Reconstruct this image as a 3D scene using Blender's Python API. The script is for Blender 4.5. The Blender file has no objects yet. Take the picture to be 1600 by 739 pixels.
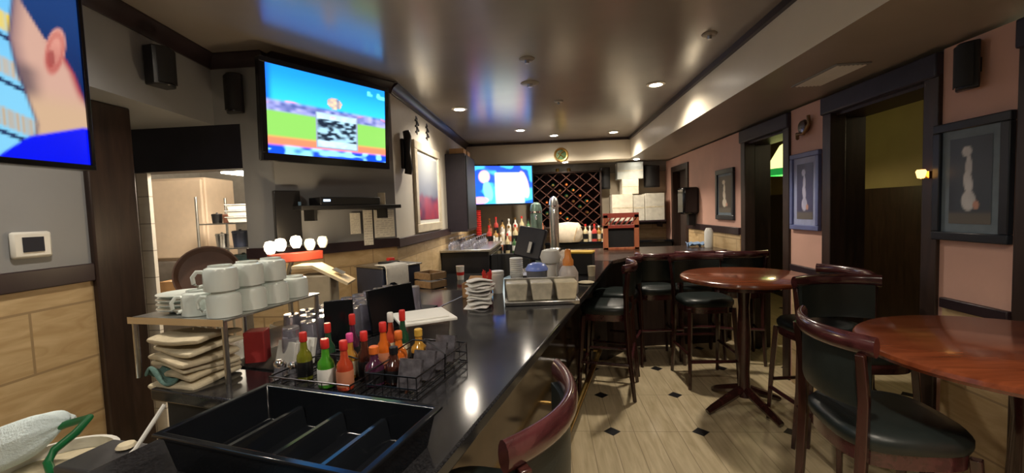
import bpy, bmesh, math, random
from mathutils import Vector, Matrix, Euler
random.seed(7)
SC = bpy.context.scene
COL = SC.collection
PI = math.pi
def R(a): return math.radians(a)

# ------------------------------------------------------------------ materials
_M = {}
def nodes_of(name):
    m = bpy.data.materials.new(name); m.use_nodes = True
    nt = m.node_tree; b = nt.nodes['Principled BSDF']
    return m, nt, b
def mat(name, col, rough=.5, metal=0., var=.12, scale=14., bump=0., bscale=60., coat=0., trans=0., ior=1.45, emit=None, estr=0., alpha=1., aniso=0.):
    if name in _M: return _M[name]
    m, nt, b = nodes_of(name)
    N, L = nt.nodes, nt.links
    tc = N.new('ShaderNodeTexCoord')
    nz = N.new('ShaderNodeTexNoise'); nz.inputs['Scale'].default_value = scale; nz.inputs['Detail'].default_value = 4
    L.new(tc.outputs['Object'], nz.inputs['Vector'])
    cr = N.new('ShaderNodeValToRGB')
    lo = [max(0, c*(1-var)) for c in col]; hi = [min(1, c*(1+var)) for c in col]
    cr.color_ramp.elements[0].position = .3; cr.color_ramp.elements[0].color = (*lo, 1)
    cr.color_ramp.elements[1].position = .7; cr.color_ramp.elements[1].color = (*hi, 1)
    L.new(nz.outputs['Fac'], cr.inputs['Fac']); L.new(cr.outputs['Color'], b.inputs['Base Color'])
    b.inputs['Roughness'].default_value = rough; b.inputs['Metallic'].default_value = metal
    b.inputs['Coat Weight'].default_value = coat; b.inputs['Transmission Weight'].default_value = trans
    b.inputs['IOR'].default_value = ior; b.inputs['Alpha'].default_value = alpha
    b.inputs['Anisotropic'].default_value = aniso
    if emit:
        b.inputs['Emission Color'].default_value = (*emit, 1); b.inputs['Emission Strength'].default_value = estr
    if bump:
        n2 = N.new('ShaderNodeTexNoise'); n2.inputs['Scale'].default_value = bscale; n2.inputs['Detail'].default_value = 5
        L.new(tc.outputs['Object'], n2.inputs['Vector'])
        bp = N.new('ShaderNodeBump'); bp.inputs['Strength'].default_value = bump; bp.inputs['Distance'].default_value = .01
        L.new(n2.outputs['Fac'], bp.inputs['Height']); L.new(bp.outputs['Normal'], b.inputs['Normal'])
    _M[name] = m
    return m
def wood(name, c1, c2, rough=.3, axis='X', scale=6., coat=.0):
    if name in _M: return _M[name]
    m, nt, b = nodes_of(name); N, L = nt.nodes, nt.links
    tc = N.new('ShaderNodeTexCoord'); mp = N.new('ShaderNodeMapping')
    mp.inputs['Scale'].default_value = {'X': (.6, 5, 5), 'Y': (5, .6, 5), 'Z': (5, 5, .6)}[axis]
    L.new(tc.outputs['Object'], mp.inputs['Vector'])
    nz = N.new('ShaderNodeTexNoise'); nz.inputs['Scale'].default_value = scale; nz.inputs['Detail'].default_value = 8; nz.inputs['Distortion'].default_value = .7
    L.new(mp.outputs['Vector'], nz.inputs['Vector'])
    cr = N.new('ShaderNodeValToRGB'); cr.color_ramp.elements[0].position = .32; cr.color_ramp.elements[1].position = .68
    cr.color_ramp.elements[0].color = (*c1, 1); cr.color_ramp.elements[1].color = (*c2, 1)
    L.new(nz.outputs['Fac'], cr.inputs['Fac']); L.new(cr.outputs['Color'], b.inputs['Base Color'])
    b.inputs['Roughness'].default_value = rough; b.inputs['Coat Weight'].default_value = coat; b.inputs['Coat Roughness'].default_value = .12
    _M[name] = m; return m
def math_node(nt, op, a, b=None):
    n = nt.nodes.new('ShaderNodeMath'); n.operation = op
    for i, v in enumerate((a, b)):
        if v is None: continue
        if isinstance(v, (int, float)): n.inputs[i].default_value = v
        else: nt.links.new(v, n.inputs[i])
    return n.outputs[0]
def stone_tile(name, c1, c2, grout, bw=.6, bh=.3, rough=.45, off=.5, gs=.006):
    # travertine-like wall tile, runs along the wall and up it
    m, nt, b = nodes_of(name); N, L = nt.nodes, nt.links
    ge = N.new('ShaderNodeNewGeometry'); sp = N.new('ShaderNodeSeparateXYZ'); L.new(ge.outputs['Position'], sp.inputs[0])
    cb = N.new('ShaderNodeCombineXYZ'); L.new(math_node(nt, 'ADD', sp.outputs[0], sp.outputs[1]), cb.inputs[0]); L.new(sp.outputs[2], cb.inputs[1])
    br = N.new('ShaderNodeTexBrick'); br.offset = off; br.inputs['Scale'].default_value = 1.
    br.inputs['Brick Width'].default_value = bw; br.inputs['Row Height'].default_value = bh; br.inputs['Mortar Size'].default_value = gs
    L.new(cb.outputs[0], br.inputs['Vector'])
    mp = N.new('ShaderNodeMapping'); mp.inputs['Scale'].default_value = (2.2, 9, 1); mp.inputs['Rotation'].default_value = (0, 0, .25); L.new(cb.outputs[0], mp.inputs['Vector'])
    nz = N.new('ShaderNodeTexNoise'); nz.inputs['Scale'].default_value = 2.; nz.inputs['Detail'].default_value = 8; nz.inputs['Distortion'].default_value = 1.; L.new(mp.outputs[0], nz.inputs['Vector'])
    cr = N.new('ShaderNodeValToRGB'); cr.color_ramp.elements[0].position = .3; cr.color_ramp.elements[1].position = .72
    cr.color_ramp.elements[0].color = (*c1, 1); cr.color_ramp.elements[1].color = (*c2, 1); L.new(nz.outputs['Fac'], cr.inputs['Fac'])
    L.new(cr.outputs['Color'], br.inputs['Color1']); L.new(cr.outputs['Color'], br.inputs['Color2']); br.inputs['Mortar'].default_value = (*grout, 1)
    L.new(br.outputs['Color'], b.inputs['Base Color']); b.inputs['Roughness'].default_value = rough
    _M[name] = m; return m
def floor_material():
    # 0.617 m wood-look porcelain squares with black diamond insets at their corners
    m, nt, b = nodes_of('porcelain_floor'); N, L = nt.nodes, nt.links
    ge = N.new('ShaderNodeNewGeometry'); sp = N.new('ShaderNodeSeparateXYZ'); L.new(ge.outputs['Position'], sp.inputs[0])
    G = .617
    def dist(o, off):
        t = math_node(nt, 'DIVIDE', math_node(nt, 'SUBTRACT', o, off), G)
        f = math_node(nt, 'SUBTRACT', t, math_node(nt, 'ROUND', t))
        return math_node(nt, 'MULTIPLY', math_node(nt, 'ABSOLUTE', f), G)
    dx, dy = dist(sp.outputs[0], .425), dist(sp.outputs[1], 3.075)
    dia = math_node(nt, 'LESS_THAN', math_node(nt, 'ADD', dx, dy), .062)
    # planks inside a tile
    t = math_node(nt, 'DIVIDE', math_node(nt, 'SUBTRACT', sp.outputs[0], .425), G/4)
    idx = math_node(nt, 'FLOOR', t)
    fx = math_node(nt, 'SUBTRACT', t, math_node(nt, 'ROUND', t))
    line = math_node(nt, 'LESS_THAN', math_node(nt, 'ABSOLUTE', fx), .018)
    cross = math_node(nt, 'LESS_THAN', dy, .003)
    mp = N.new('ShaderNodeCombineXYZ')
    L.new(math_node(nt, 'ADD', math_node(nt, 'MULTIPLY', sp.outputs[0], 9.), math_node(nt, 'MULTIPLY', idx, 3.7)), mp.inputs[0]); L.new(sp.outputs[1], mp.inputs[1]); 
    nz = N.new('ShaderNodeTexNoise'); nz.inputs['Scale'].default_value = 3.; nz.inputs['Detail'].default_value = 8; nz.inputs['Distortion'].default_value = .6
    L.new(mp.outputs[0], nz.inputs['Vector'])
    cr = N.new('ShaderNodeValToRGB'); cr.color_ramp.elements[0].position = .28; cr.color_ramp.elements[1].position = .72
    cr.color_ramp.elements[0].color = (.45, .36, .21, 1); cr.color_ramp.elements[1].color = (.66, .55, .36, 1); L.new(nz.outputs['Fac'], cr.inputs['Fac'])
    m1 = N.new('ShaderNodeMix'); m1.data_type = 'RGBA'; L.new(math_node(nt, 'MULTIPLY', math_node(nt, 'MAXIMUM', line, cross), .55), m1.inputs[0])
    L.new(cr.outputs['Color'], m1.inputs[6]); m1.inputs[7].default_value = (.16, .11, .06, 1)
    m2 = N.new('ShaderNodeMix'); m2.data_type = 'RGBA'; L.new(dia, m2.inputs[0]); L.new(m1.outputs[2], m2.inputs[6]); m2.inputs[7].default_value = (.012, .012, .014, 1)
    L.new(m2.outputs[2], b.inputs['Base Color']); b.inputs['Roughness'].default_value = .38
    return m
def color_material(name, estr=0., rough=.4):
    # reads the picture stored on the mesh (a screen's picture or a print)
    m, nt, b = nodes_of(name); N, L = nt.nodes, nt.links
    a = N.new('ShaderNodeAttribute'); a.attribute_name = 'picture'
    b.inputs['Roughness'].default_value = rough
    if estr:
        b.inputs['Base Color'].default_value = (.01, .01, .012, 1)
        L.new(a.outputs['Color'], b.inputs['Emission Color']); b.inputs['Emission Strength'].default_value = estr
    else: L.new(a.outputs['Color'], b.inputs['Base Color'])
    return m

# ------------------------------------------------------------------ mesh building
class MB:
    """collects shapes, links them as ONE mesh object"""
    def __init__(s): s.bm = bmesh.new(); s.mi = 0
    def _tag(s, faces):
        for f in faces: f.material_index = s.mi
    def box(s, c, size, rz=0, rx=0, ry=0, taper=1.):
        x, y, z = [d/2 for d in size]
        M = Matrix.Translation(c) @ Euler((rx, ry, rz)).to_matrix().to_4x4()
        v = []
        for k, sz in ((taper, -z), (1., z)):
            for sx, sy in ((-x, -y), (x, -y), (x, y), (-x, y)): v.append(s.bm.verts.new(M @ Vector((sx*k, sy*k, sz))))
        fs = [s.bm.faces.new([v[i] for i in q]) for q in ((3, 2, 1, 0), (4, 5, 6, 7), (0, 1, 5, 4), (1, 2, 6, 5), (2, 3, 7, 6), (3, 0, 4, 7))]
        s._tag(fs); return s
    def b2(s, x0, x1, y0, y1, z0, z1): return s.box(((x0+x1)/2, (y0+y1)/2, (z0+z1)/2), (abs(x1-x0), abs(y1-y0), abs(z1-z0)))
    def lathe(s, prof, c=(0, 0, 0), n=24, M=None):
        T = Matrix.Translation(c) @ (M or Matrix.Identity(4)); rings = []
        for r, z in prof:
            if r < 1e-5: rings.append([s.bm.verts.new(T @ Vector((0, 0, z)))])
            else: rings.append([s.bm.verts.new(T @ Vector((r*math.cos(2*PI*i/n), r*math.sin(2*PI*i/n), z))) for i in range(n)])
        fs = []
        for a, b in zip(rings, rings[1:]):
            for i in range(n):
                j = (i+1) % n
                if len(a) == 1 and len(b) == 1: continue
                if len(a) == 1: q = (a[0], b[j], b[i])
                elif len(b) == 1: q = (a[i], a[j], b[0])
                else: q = (a[i], a[j], b[j], b[i])
                try: fs.append(s.bm.faces.new(q))
                except ValueError: pass
        for ring, rev in ((rings[0], True), (rings[-1], False)):
            if len(ring) > 1:
                try: fs.append(s.bm.faces.new(ring[::-1] if rev else ring))
                except ValueError: pass
        s._tag(fs); return s
    def tube(s, pts, r, n=10, closed=False, ry=None):
        pts = [Vector(p) for p in pts]; m = len(pts); rings = []
        rr = r if isinstance(r, (list, tuple)) else [r]*m
        prev = None
        for i, p in enumerate(pts):
            if closed: t = pts[(i+1) % m] - pts[(i-1) % m]
            else: t = pts[min(i+1, m-1)] - pts[max(i-1, 0)]
            t.normalize()
            up = Vector((0, 0, 1)) if abs(t.z) < .95 else Vector((0, 1, 0))
            if prev is not None and abs(t.z) >= .9: up = prev
            a = t.cross(up).normalized(); b = a.cross(t).normalized(); prev = b
            kb = (ry/rr[i]) if ry else 1.
            rings.append([s.bm.verts.new(p + (a*math.cos(2*PI*k/n) + b*kb*math.sin(2*PI*k/n))*rr[i]) for k in range(n)])
        fs = []
        for i in range(m if closed else m-1):
            A, B = rings[i], rings[(i+1) % m]
            for k in range(n): fs.append(s.bm.faces.new((A[k], A[(k+1) % n], B[(k+1) % n], B[k])))
        if not closed:
            fs.append(s.bm.faces.new(rings[0][::-1])); fs.append(s.bm.faces.new(rings[-1]))
        s._tag(fs); return s
    def prism(s, poly, z0, z1):
        a = [s.bm.verts.new((x, y, z0)) for x, y in poly]; b = [s.bm.verts.new((x, y, z1)) for x, y in poly]
        n = len(poly); fs = [s.bm.faces.new(a[::-1]), s.bm.faces.new(b)]
        for i in range(n): fs.append(s.bm.faces.new((a[i], a[(i+1) % n], b[(i+1) % n], b[i])))
        s._tag(fs); return s
    def quadgrid(s, P):
        V = [[s.bm.verts.new(p) for p in row] for row in P]; fs = []
        for r0, r1 in zip(V, V[1:]):
            for i in range(len(r0)-1): fs.append(s.bm.faces.new((r0[i], r0[i+1], r1[i+1], r1[i])))
        s._tag(fs); return s
    def slab(s, P, th):
        """a closed sheet: grid P (rows of points) given thickness along its normals"""
        rows, cols = len(P), len(P[0]); P = [[Vector(p) for p in r] for r in P]; Q = []
        for i in range(rows):
            q = []
            for j in range(cols):
                du = P[i][min(j+1, cols-1)] - P[i][max(j-1, 0)]; dv = P[min(i+1, rows-1)][j] - P[max(i-1, 0)][j]
                q.append(P[i][j] + du.cross(dv).normalized()*th)
            Q.append(q)
        A = [[s.bm.verts.new(p) for p in r] for r in P]; B = [[s.bm.verts.new(p) for p in r] for r in Q]; fs = []
        for i in range(rows-1):
            for j in range(cols-1):
                fs.append(s.bm.faces.new((A[i][j], A[i+1][j], A[i+1][j+1], A[i][j+1])))
                fs.append(s.bm.faces.new((B[i][j], B[i][j+1], B[i+1][j+1], B[i+1][j])))
        for i in range(rows-1):
            fs.append(s.bm.faces.new((A[i][0], B[i][0], B[i+1][0], A[i+1][0]))); fs.append(s.bm.faces.new((A[i][-1], A[i+1][-1], B[i+1][-1], B[i][-1])))
        for j in range(cols-1):
            fs.append(s.bm.faces.new((A[0][j], A[0][j+1], B[0][j+1], B[0][j]))); fs.append(s.bm.faces.new((A[-1][j], B[-1][j], B[-1][j+1], A[-1][j+1])))
        s._tag(fs); return s
    def build(s, name, mats, parent=None, bevel=0., sharp=40, sub=0):
        bmesh.ops.recalc_face_normals(s.bm, faces=s.bm.faces)
        me = bpy.data.meshes.new(name); s.bm.to_mesh(me); s.bm.free()
        for m in (mats if isinstance(mats, (list, tuple)) else [mats]): me.materials.append(m)
        for p in me.polygons: p.use_smooth = True
        me.set_sharp_from_angle(angle=R(sharp))
        o = bpy.data.objects.new(name, me); COL.objects.link(o)
        if bevel:
            md = o.modifiers.new('Bevel', 'BEVEL'); md.width = bevel; md.segments = 2; md.limit_method = 'ANGLE'; md.angle_limit = R(50)
        if sub:
            md = o.modifiers.new('Subsurf', 'SUBSURF'); md.levels = sub; md.render_levels = sub
        if parent: o.parent = parent
        return o
def tag(o, label, cat, group=None):
    o['label'] = label; o['category'] = cat
    if group: o['group'] = group
    return o
def thing(name, label, cat, loc=(0, 0, 0), rz=0, group=None):
    o = bpy.data.objects.new(name, None); COL.objects.link(o); o.empty_display_size = .05
    o.location = loc; o.rotation_euler = (0, 0, rz)
    return tag(o, label, cat, group)
def struct(o): o['kind'] = 'structure'; return o
def dup(root, loc, rz=None, label=None, group=None):
    r = root.copy(); COL.objects.link(r); r.location = loc
    if rz is not None: r.rotation_euler = (0, 0, rz)
    if label: r['label'] = label
    if group: r['group'] = group
    for ch in list(root.children):
        c = ch.copy(); COL.objects.link(c); c.parent = r
        for g in list(ch.children):
            d = g.copy(); COL.objects.link(d); d.parent = c
    return r
ORD = ['first', 'second', 'third', 'fourth', 'fifth', 'sixth', 'seventh', 'eighth', 'ninth', 'tenth', 'eleventh']
def S(e0, e1, x):
    t = max(0., min(1., (x-e0)/(e1-e0))); return t*t*(3-2*t)
def mix(a, b, t): return tuple(a[i]*(1-t)+b[i]*t for i in range(3))
def lin(r, g, b):
    f = lambda c: (c/255/12.92 if c/255 <= .04045 else ((c/255+.055)/1.055)**2.4)
    return (f(r), f(g), f(b))
def picture_panel(name, w, h, fn, material, parent, nx=64, ny=40, y=0., loc=(0, 0, 0)):
    """a flat picture in the local XZ plane facing -Y; fn(u, v) -> colour, u along +X, v up"""
    me = bpy.data.meshes.new(name)
    V = [(-w/2+w*i/nx, y, h*j/ny) for j in range(ny+1) for i in range(nx+1)]
    Fc = [(j*(nx+1)+i, j*(nx+1)+i+1, (j+1)*(nx+1)+i+1, (j+1)*(nx+1)+i) for j in range(ny) for i in range(nx)]
    me.from_pydata(V, [], Fc)
    a = me.color_attributes.new('picture', 'FLOAT_COLOR', 'POINT')
    k = 0
    for j in range(ny+1):
        for i in range(nx+1):
            c = fn(i/nx, j/ny); a.data[k].color = (*c, 1); k += 1
    me.materials.append(material)
    o = bpy.data.objects.new(name, me); COL.objects.link(o); o.parent = parent; o.location = loc
    return o

# palette
PAINT_GREY = mat('grey_wall_paint', (.27, .28, .295), .5, var=.05, scale=3, bump=.03)
PAINT_PINK = mat('salmon_wall_paint', (.62, .375, .30), .55, var=.07, scale=3, bump=.04)
PAINT_CREAM = mat('cream_soffit_paint', (.74, .67, .54), .38, var=.04, scale=3, bump=.03)
PAINT_OLIVE = mat('olive_wall_paint', (.30, .245, .12), .6, var=.08, scale=3)
CEIL = mat('satin_taupe_ceiling', (.265, .235, .21), .22, var=.06, scale=2.5, bump=.04, bscale=25, ior=1.95)
TRIM_DARK = mat('dark_brown_trim', (.028, .018, .022), .32, var=.2, scale=5)
RAIL = mat('dark_plum_rail', (.03, .018, .022), .35, var=.2, scale=6)
TILE = stone_tile('beige_stone_tile', (.45, .31, .155), (.62, .47, .27), (.34, .24, .13))
KTILE = stone_tile('white_kitchen_tile', (.76, .72, .66), (.83, .8, .73), (.42, .39, .35), bw=.3, bh=.2, rough=.25, off=0., gs=.004)
MAHOG = wood('mahogany', (.020, .006, .005), (.05, .014, .012), .25, 'Z', 6, coat=.5)
MAHOG_H = wood('mahogany_horizontal', (.03, .008, .009), (.075, .02, .022), .22, 'X', 6, coat=.6)
TABLEW = wood('red_brown_tabletop', (.12, .028, .011), (.235, .06, .022), .2, 'X', 5, coat=.4)
DARKW = wood('dark_walnut', (.018, .010, .008), (.04, .022, .016), .4, 'Z', 5)
ORANGEW = wood('reddish_pine', (.38, .10, .05), (.55, .2, .09), .45, 'Z', 5)
VINYL = mat('dark_green_vinyl', (.013, .018, .017), .38, var=.2, scale=8, bump=.05, bscale=120)
BLACKP = mat('black_plastic', (.012, .012, .014), .28, var=.15, scale=9)
BLACKG = mat('gloss_black_plastic', (.006, .007, .009), .12, var=.15, scale=9)
BLACKM = mat('matte_black', (.012, .012, .013), .6, var=.15, scale=9)
NAVY = mat('navy_plastic', (.025, .032, .06), .35, var=.12)
STEEL = mat('brushed_steel', (.55, .55, .54), .3, 1., var=.1, scale=30)
WIRE = mat('dark_wire', (.10, .10, .11), .3, 1., var=.1)
CHROME = mat('chrome', (.8, .8, .82), .12, 1., var=.03)
BRASS = mat('brass', (.75, .5, .16), .3, 1., var=.1)
CERAMIC = mat('white_ceramic', (.70, .76, .72), .18, var=.03, coat=.4)
WHITEP = mat('white_plastic', (.74, .74, .70), .35, var=.04)
PAPER = mat('white_paper', (.66, .66, .63), .8, var=.06, scale=40)
LINEN = mat('cream_linen', (.60, .53, .38), .9, var=.16, scale=18, bump=.25, bscale=80)
BLUEGREEN = mat('pale_blue_towel', (.66, .78, .82), .95, var=.15, scale=10, bump=.5, bscale=160)
TEALCLOTH = mat('teal_cloth', (.12, .22, .2), .95, var=.25, scale=12, bump=.4, bscale=120)
CARD = mat('cardboard', (.42, .24, .11), .8, var=.1)
BROWNP = mat('brown_tray_plastic', (.075, .035, .022), .4, var=.15)
GLASS = mat('clear_glass', (.88, .88, 1.), .06, var=.02, trans=.9, ior=1.42)
RED = mat('red_plastic', (.62, .035, .03), .3, var=.1)
GRANITE = mat('black_granite', (.018, .018, .02), .13, var=.6, scale=220)
FRONT = mat('polished_bar_front', (.10, .07, .045), .12, .75, var=.2, scale=8)
KWALL = mat('kitchen_white_wall', (.46, .44, .41), .5, var=.08)
BEIGEM = mat('beige_enamel', (.84, .68, .53), .35, var=.04)

# ------------------------------------------------------------------ camera (horizontal lens field close to 99 degrees)
cam = bpy.data.cameras.new('camera'); camo = bpy.data.objects.new('camera', cam); COL.objects.link(camo); SC.camera = camo
cam.sensor_fit = 'HORIZONTAL'; cam.sensor_width = 36; cam.lens = 36*680/1600; cam.clip_start = .02
yaw, pitch, roll = R(-4.56754898), R(-3.33497553), R(2.0)
fwd = Vector((math.sin(yaw)*math.cos(pitch), math.cos(yaw)*math.cos(pitch), math.sin(pitch)))
rt = Vector((math.cos(yaw), -math.sin(yaw), 0)); up = rt.cross(fwd)
r2 = rt*math.cos(roll) - up*math.sin(roll); u2 = rt*math.sin(roll) + up*math.cos(roll)
camo.matrix_world = Matrix(((r2.x, u2.x, -fwd.x, 0), (r2.y, u2.y, -fwd.y, 0), (r2.z, u2.z, -fwd.z, 1.6), (0, 0, 0, 1)))

# bar axes: s runs along its customer edge away from the camera, t goes in behind the bar
OX, OY = -.235, .878
DX, DY = .2425, .9701
NX, NY = -.9701, .2425
BARROT = math.atan2(-DX, DY)            # local +Y along s (local +X is away from the bartender)
def bar(s, t): return (OX+DX*s+NX*t, OY+DY*s+NY*t)

# ------------------------------------------------------------------ room shell
ZC, ZS = 2.75, 2.4
XR = 2.14
struct(MB().b2(-5.2, 4.6, -3., 8.2, -.1, 0).build('floor', floor_material()))
struct(MB().b2(-5.2, 4.6, -3., 8.2, ZC, ZC+.1).build('ceiling', CEIL))
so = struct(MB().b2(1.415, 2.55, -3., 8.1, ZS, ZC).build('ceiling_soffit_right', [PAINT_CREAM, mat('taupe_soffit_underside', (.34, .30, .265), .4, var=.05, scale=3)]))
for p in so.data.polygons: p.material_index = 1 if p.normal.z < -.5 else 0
struct(MB().b2(-1.33, 1.415, 7.36, 8.1, ZS, ZC).build('ceiling_soffit_far', PAINT_CREAM))
# far wall
w = struct(MB().b2(-1.6, 2.5, 8.0, 8.12, 1.33, ZS).build('wall_far', PAINT_CREAM if 0 else mat('far_wall_paint', (.42, .36, .27), .55, var=.06, scale=3)))
struct(MB().b2(-1.6, 2.5, 8.0, 8.12, 0, 1.33).build('wall_far_wainscot', TILE))
struct(MB().b2(1.45, 2.14, 7.97, 8.0, 1.28, 1.35).build('trim_1', RAIL))
struct(MB().b2(-1.33, 2.14, 7.95, 8.0, 2.22, ZS).build('trim_2', mat('grey_frieze', (.2, .19, .17), .6)))
# long left wall (picture wall), the slanted wall with the screen, and the kitchen wall
DA, DB = Vector((-1.90, 2.95, 0)), Vector((-1.33, 3.78, 0))
def wallpoly(name, pts, z0, z1, m): return struct(MB().prism(pts, z0, z1).build(name, m))
LW = [(-1.33, 3.78), (-1.33, 8.05), (-1.45, 8.05), (-1.45, 3.82)]
PAINT_LEFT = mat('warm_grey_paint', (.62, .58, .50), .45, var=.05, scale=3, bump=.03)
wallpoly('wall_left', LW, 1.31, ZC, PAINT_LEFT); wallpoly('wall_left_wainscot', LW, 0, 1.31, TILE)
DWL = [(-1.90, 2.95), (-1.33, 3.78), (-1.45, 3.84), (-2.0, 3.03)]
wallpoly('wall_diagonal', DWL, 1.33, ZC, PAINT_GREY); wallpoly('wall_diagonal_wainscot', DWL, 0, 1.33, TILE)
CWL = [(-2.13, 2.95), (-1.90, 2.95), (-1.95, 3.1), (-2.13, 3.1)]
wallpoly('wall_column', CWL, 1.33, ZC, PAINT_GREY); wallpoly('wall_column_wainscot', CWL, 0, 1.33, TILE)
# rails
m = MB(); m.b2(-1.33, -1.30, 3.76, 5.85, 1.31, 1.395); struct(m.build('trim_3', RAIL, bevel=.006))
m = MB(); m.prism([(-1.90, 2.95), (-1.33, 3.78), (-1.305, 3.76), (-1.88, 2.925)], 1.325, 1.4); struct(m.build('trim_4', RAIL))
struct(MB().b2(-2.13, -1.885, 2.925, 2.95, 1.325, 1.40).build('trim_5', RAIL))
# crown mouldings
def crown(name, a, b, side, z=ZC, h=.085, d=.075):
    a, b = Vector((*a, 0)), Vector((*b, 0)); t = (b-a).normalized(); nrm = Vector((-t.y, t.x, 0))*side
    prof = [(0, 0), (0, -h), (.012, -h), (.02, -h*.72), (d*.5, -h*.42), (d*.85, -h*.2), (d, -h*.12), (d, 0)]
    m = MB(); A = [m.bm.verts.new(a + nrm*x + Vector((0, 0, z+y))) for x, y in prof]; B = [m.bm.verts.new(b + nrm*x + Vector((0, 0, z+y))) for x, y in prof]
    n = len(prof)
    for i in range(n): m.bm.faces.new((A[i], A[(i+1) % n], B[(i+1) % n], B[i]))
    m.bm.faces.new(A); m.bm.faces.new(B)
    return struct(m.build(name, TRIM_DARK, sharp=25))
crown('trim_6', (-1.33, 3.78), (-1.33, 7.36), -1)
crown('trim_7', (-1.90, 2.95), (-1.33, 3.78), -1)
crown('trim_8', (-2.32, 2.95), (-1.90, 2.95), -1)
crown('trim_9', (-2.12, 1.4), (-2.32, 2.95), -1)
struct(MB().b2(-1.33, 1.415, 7.335, 7.36, 2.71, ZC).build('trim_10', TRIM_DARK))
struct(MB().b2(1.385, 1.415, -3., 7.36, 2.705, ZC).build('trim_11', TRIM_DARK))
# bulkhead over the kitchen passage, lintel
struct(MB().prism([(-2.12, 1.4), (-2.32, 2.95), (-3.3, 2.95), (-3.3, 1.4)], 2.28, ZC).build('wall_bulkhead', PAINT_GREY))
struct(MB().b2(-3.3, -2.13, 2.95, 3.1, 1.97, 2.28).build('trim_12', mat('black_lintel', (.014, .014, .022), .4)))
struct(MB().b2(-2.32, -2.13, 2.95, 3.08, 2.28, ZC).build('wall_over_column', PAINT_GREY))
# near left wall with stone wainscot, dark door post
struct(MB().b2(-2.57, -2.45, -3., 2.15, 1.31, ZC).build('wall_near', PAINT_GREY))
struct(MB().b2(-2.57, -2.45, -3., 2.15, 0, 1.31).build('wall_near_wainscot', TILE))
struct(MB().b2(-2.45, -2.43, -3., 2.15, 1.305, 1.40).build('trim_13', RAIL, bevel=.005))
struct(MB().b2(-2.6, -2.42, 2.15, 2.42, 0, 2.28).build('trim_14', DARKW, bevel=.01))
# kitchen shell behind
struct(MB().b2(-3.35, -2.91, 3.0, 3.03, 0, 1.97).build('wall_kitchen_tile', KTILE))
struct(MB().b2(-5.0, -1.9, 6.0, 6.1, 0, ZC).build('wall_kitchen_back', KWALL))
struct(MB().b2(-5.1, -5.0, 2.0, 6.1, 0, ZC).build('wall_kitchen_side', KWALL))
struct(MB().b2(-1.95, -1.88, 3.1, 6.0, 0, ZC).build('wall_kitchen_divider', KWALL))

# right wall: piers between three openings, with dark casings
TH = .29
def pier(i, y0, y1, zr=1.03):
    struct(MB().b2(XR, XR+TH, y0, y1, 0, 2.38).build('wall_right' if i == 0 else 'wall_right_pier', PAINT_PINK))
WALLP = [(2.155, 2.547), (3.54, 4.0), (4.945, 6.75)]
for i, (y0, y1) in enumerate(WALLP): pier(i, y0, y1)
struct(MB().b2(XR, XR+TH, 7.55, 8.05, 0, 2.38).build('wall_right_corner', PAINT_PINK))
struct(MB().b2(XR, XR+TH, 6.75, 7.55, 2.22, 2.38).build('wall_right_header', PAINT_PINK))
for k, (y0, y1) in enumerate(((2.547, 3.54), (4.0, 4.945), (.9, 2.155))):
    struct(MB().b2(XR+.02, XR+TH, y0, y1, 2.22, 2.38).build('wall_right_header', DARKW))
    struct(MB().b2(XR-.04, XR+.03, y0-.0, y1+.0, 2.24, 2.37).build('trim_%d' % (15+k), mat('blue_black_cornice', (.03, .03, .05), .35), bevel=.01))
    for j, ye in enumerate((y0, y1)):
        struct(MB().b2(XR-.02, XR+.09, ye if j == 0 else ye-.10, ye+.10 if j == 0 else ye, 0, 2.26).build('trim_%d' % (20+2*k+j), DARKW, bevel=.006))
        struct(MB().b2(XR+.0, XR+TH, ye-(.006 if j else 0), ye+(.006 if not j else 0), 0, 2.24).build('trim_%d' % (30+2*k+j), DARKW))
struct(MB().b2(XR, XR+TH, -3, .9, 0, 2.38).build('wall_right_near', PAINT_PINK))
# wainscot and rails of the right wall
struct(MB().b2(XR-.012, XR, 4.98, 6.72, 0, 1.25).build('wall_right_wainscot', TILE))
struct(MB().b2(XR-.03, XR, 4.98, 6.72, 1.25, 1.33).build('trim_40', RAIL, bevel=.005))
for k, (y0, y1) in enumerate(WALLP[:2]):
    struct(MB().b2(XR-.01, XR, y0+.005, y1-.035, 0, 1.0).build('wall_right_wainscot', TILE))
    struct(MB().b2(XR-.03, XR, y0+.005, y1-.035, 1.0, 1.055).build('trim_%d' % (41+k), RAIL, bevel=.005))
# far doorway
d = struct(MB().b2(XR+.1, XR+.15, 6.82, 7.5, 0, 2.15).build('door_1', mat('dim_door', (.05, .035, .03), .5)))
m = MB(); m.b2(XR-.02, XR+.1, 6.72, 6.82, 0, 2.24); m.b2(XR-.02, XR+.1, 7.48, 7.58, 0, 2.24); m.b2(XR-.02, XR+.1, 6.82, 7.48, 2.15, 2.24); struct(m.build('trim_44', DARKW))
# dim side room seen through the openings
struct(MB().b2(3.95, 4.05, -3., 8.1, 1.72, ZC).build('wall_side_room', PAINT_OLIVE))
struct(MB().b2(3.93, 4.05, -3., 8.1, 0, 1.72).build('wall_side_room_wainscot', DARKW))
struct(MB().b2(2.43, 4.0, 8.0, 8.1, 0, ZC).build('wall_side_room_end', PAINT_OLIVE))
# back of the room behind the camera
struct(MB().b2(-5.1, 4.6, -3.1, -3., 0, ZC).build('wall_back', PAINT_GREY))

# ------------------------------------------------------------------ the bar
bar_o = thing('bar_counter', 'long black granite bar with a polished front and overhanging top', 'bar', (OX, OY, 0), BARROT)
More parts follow.
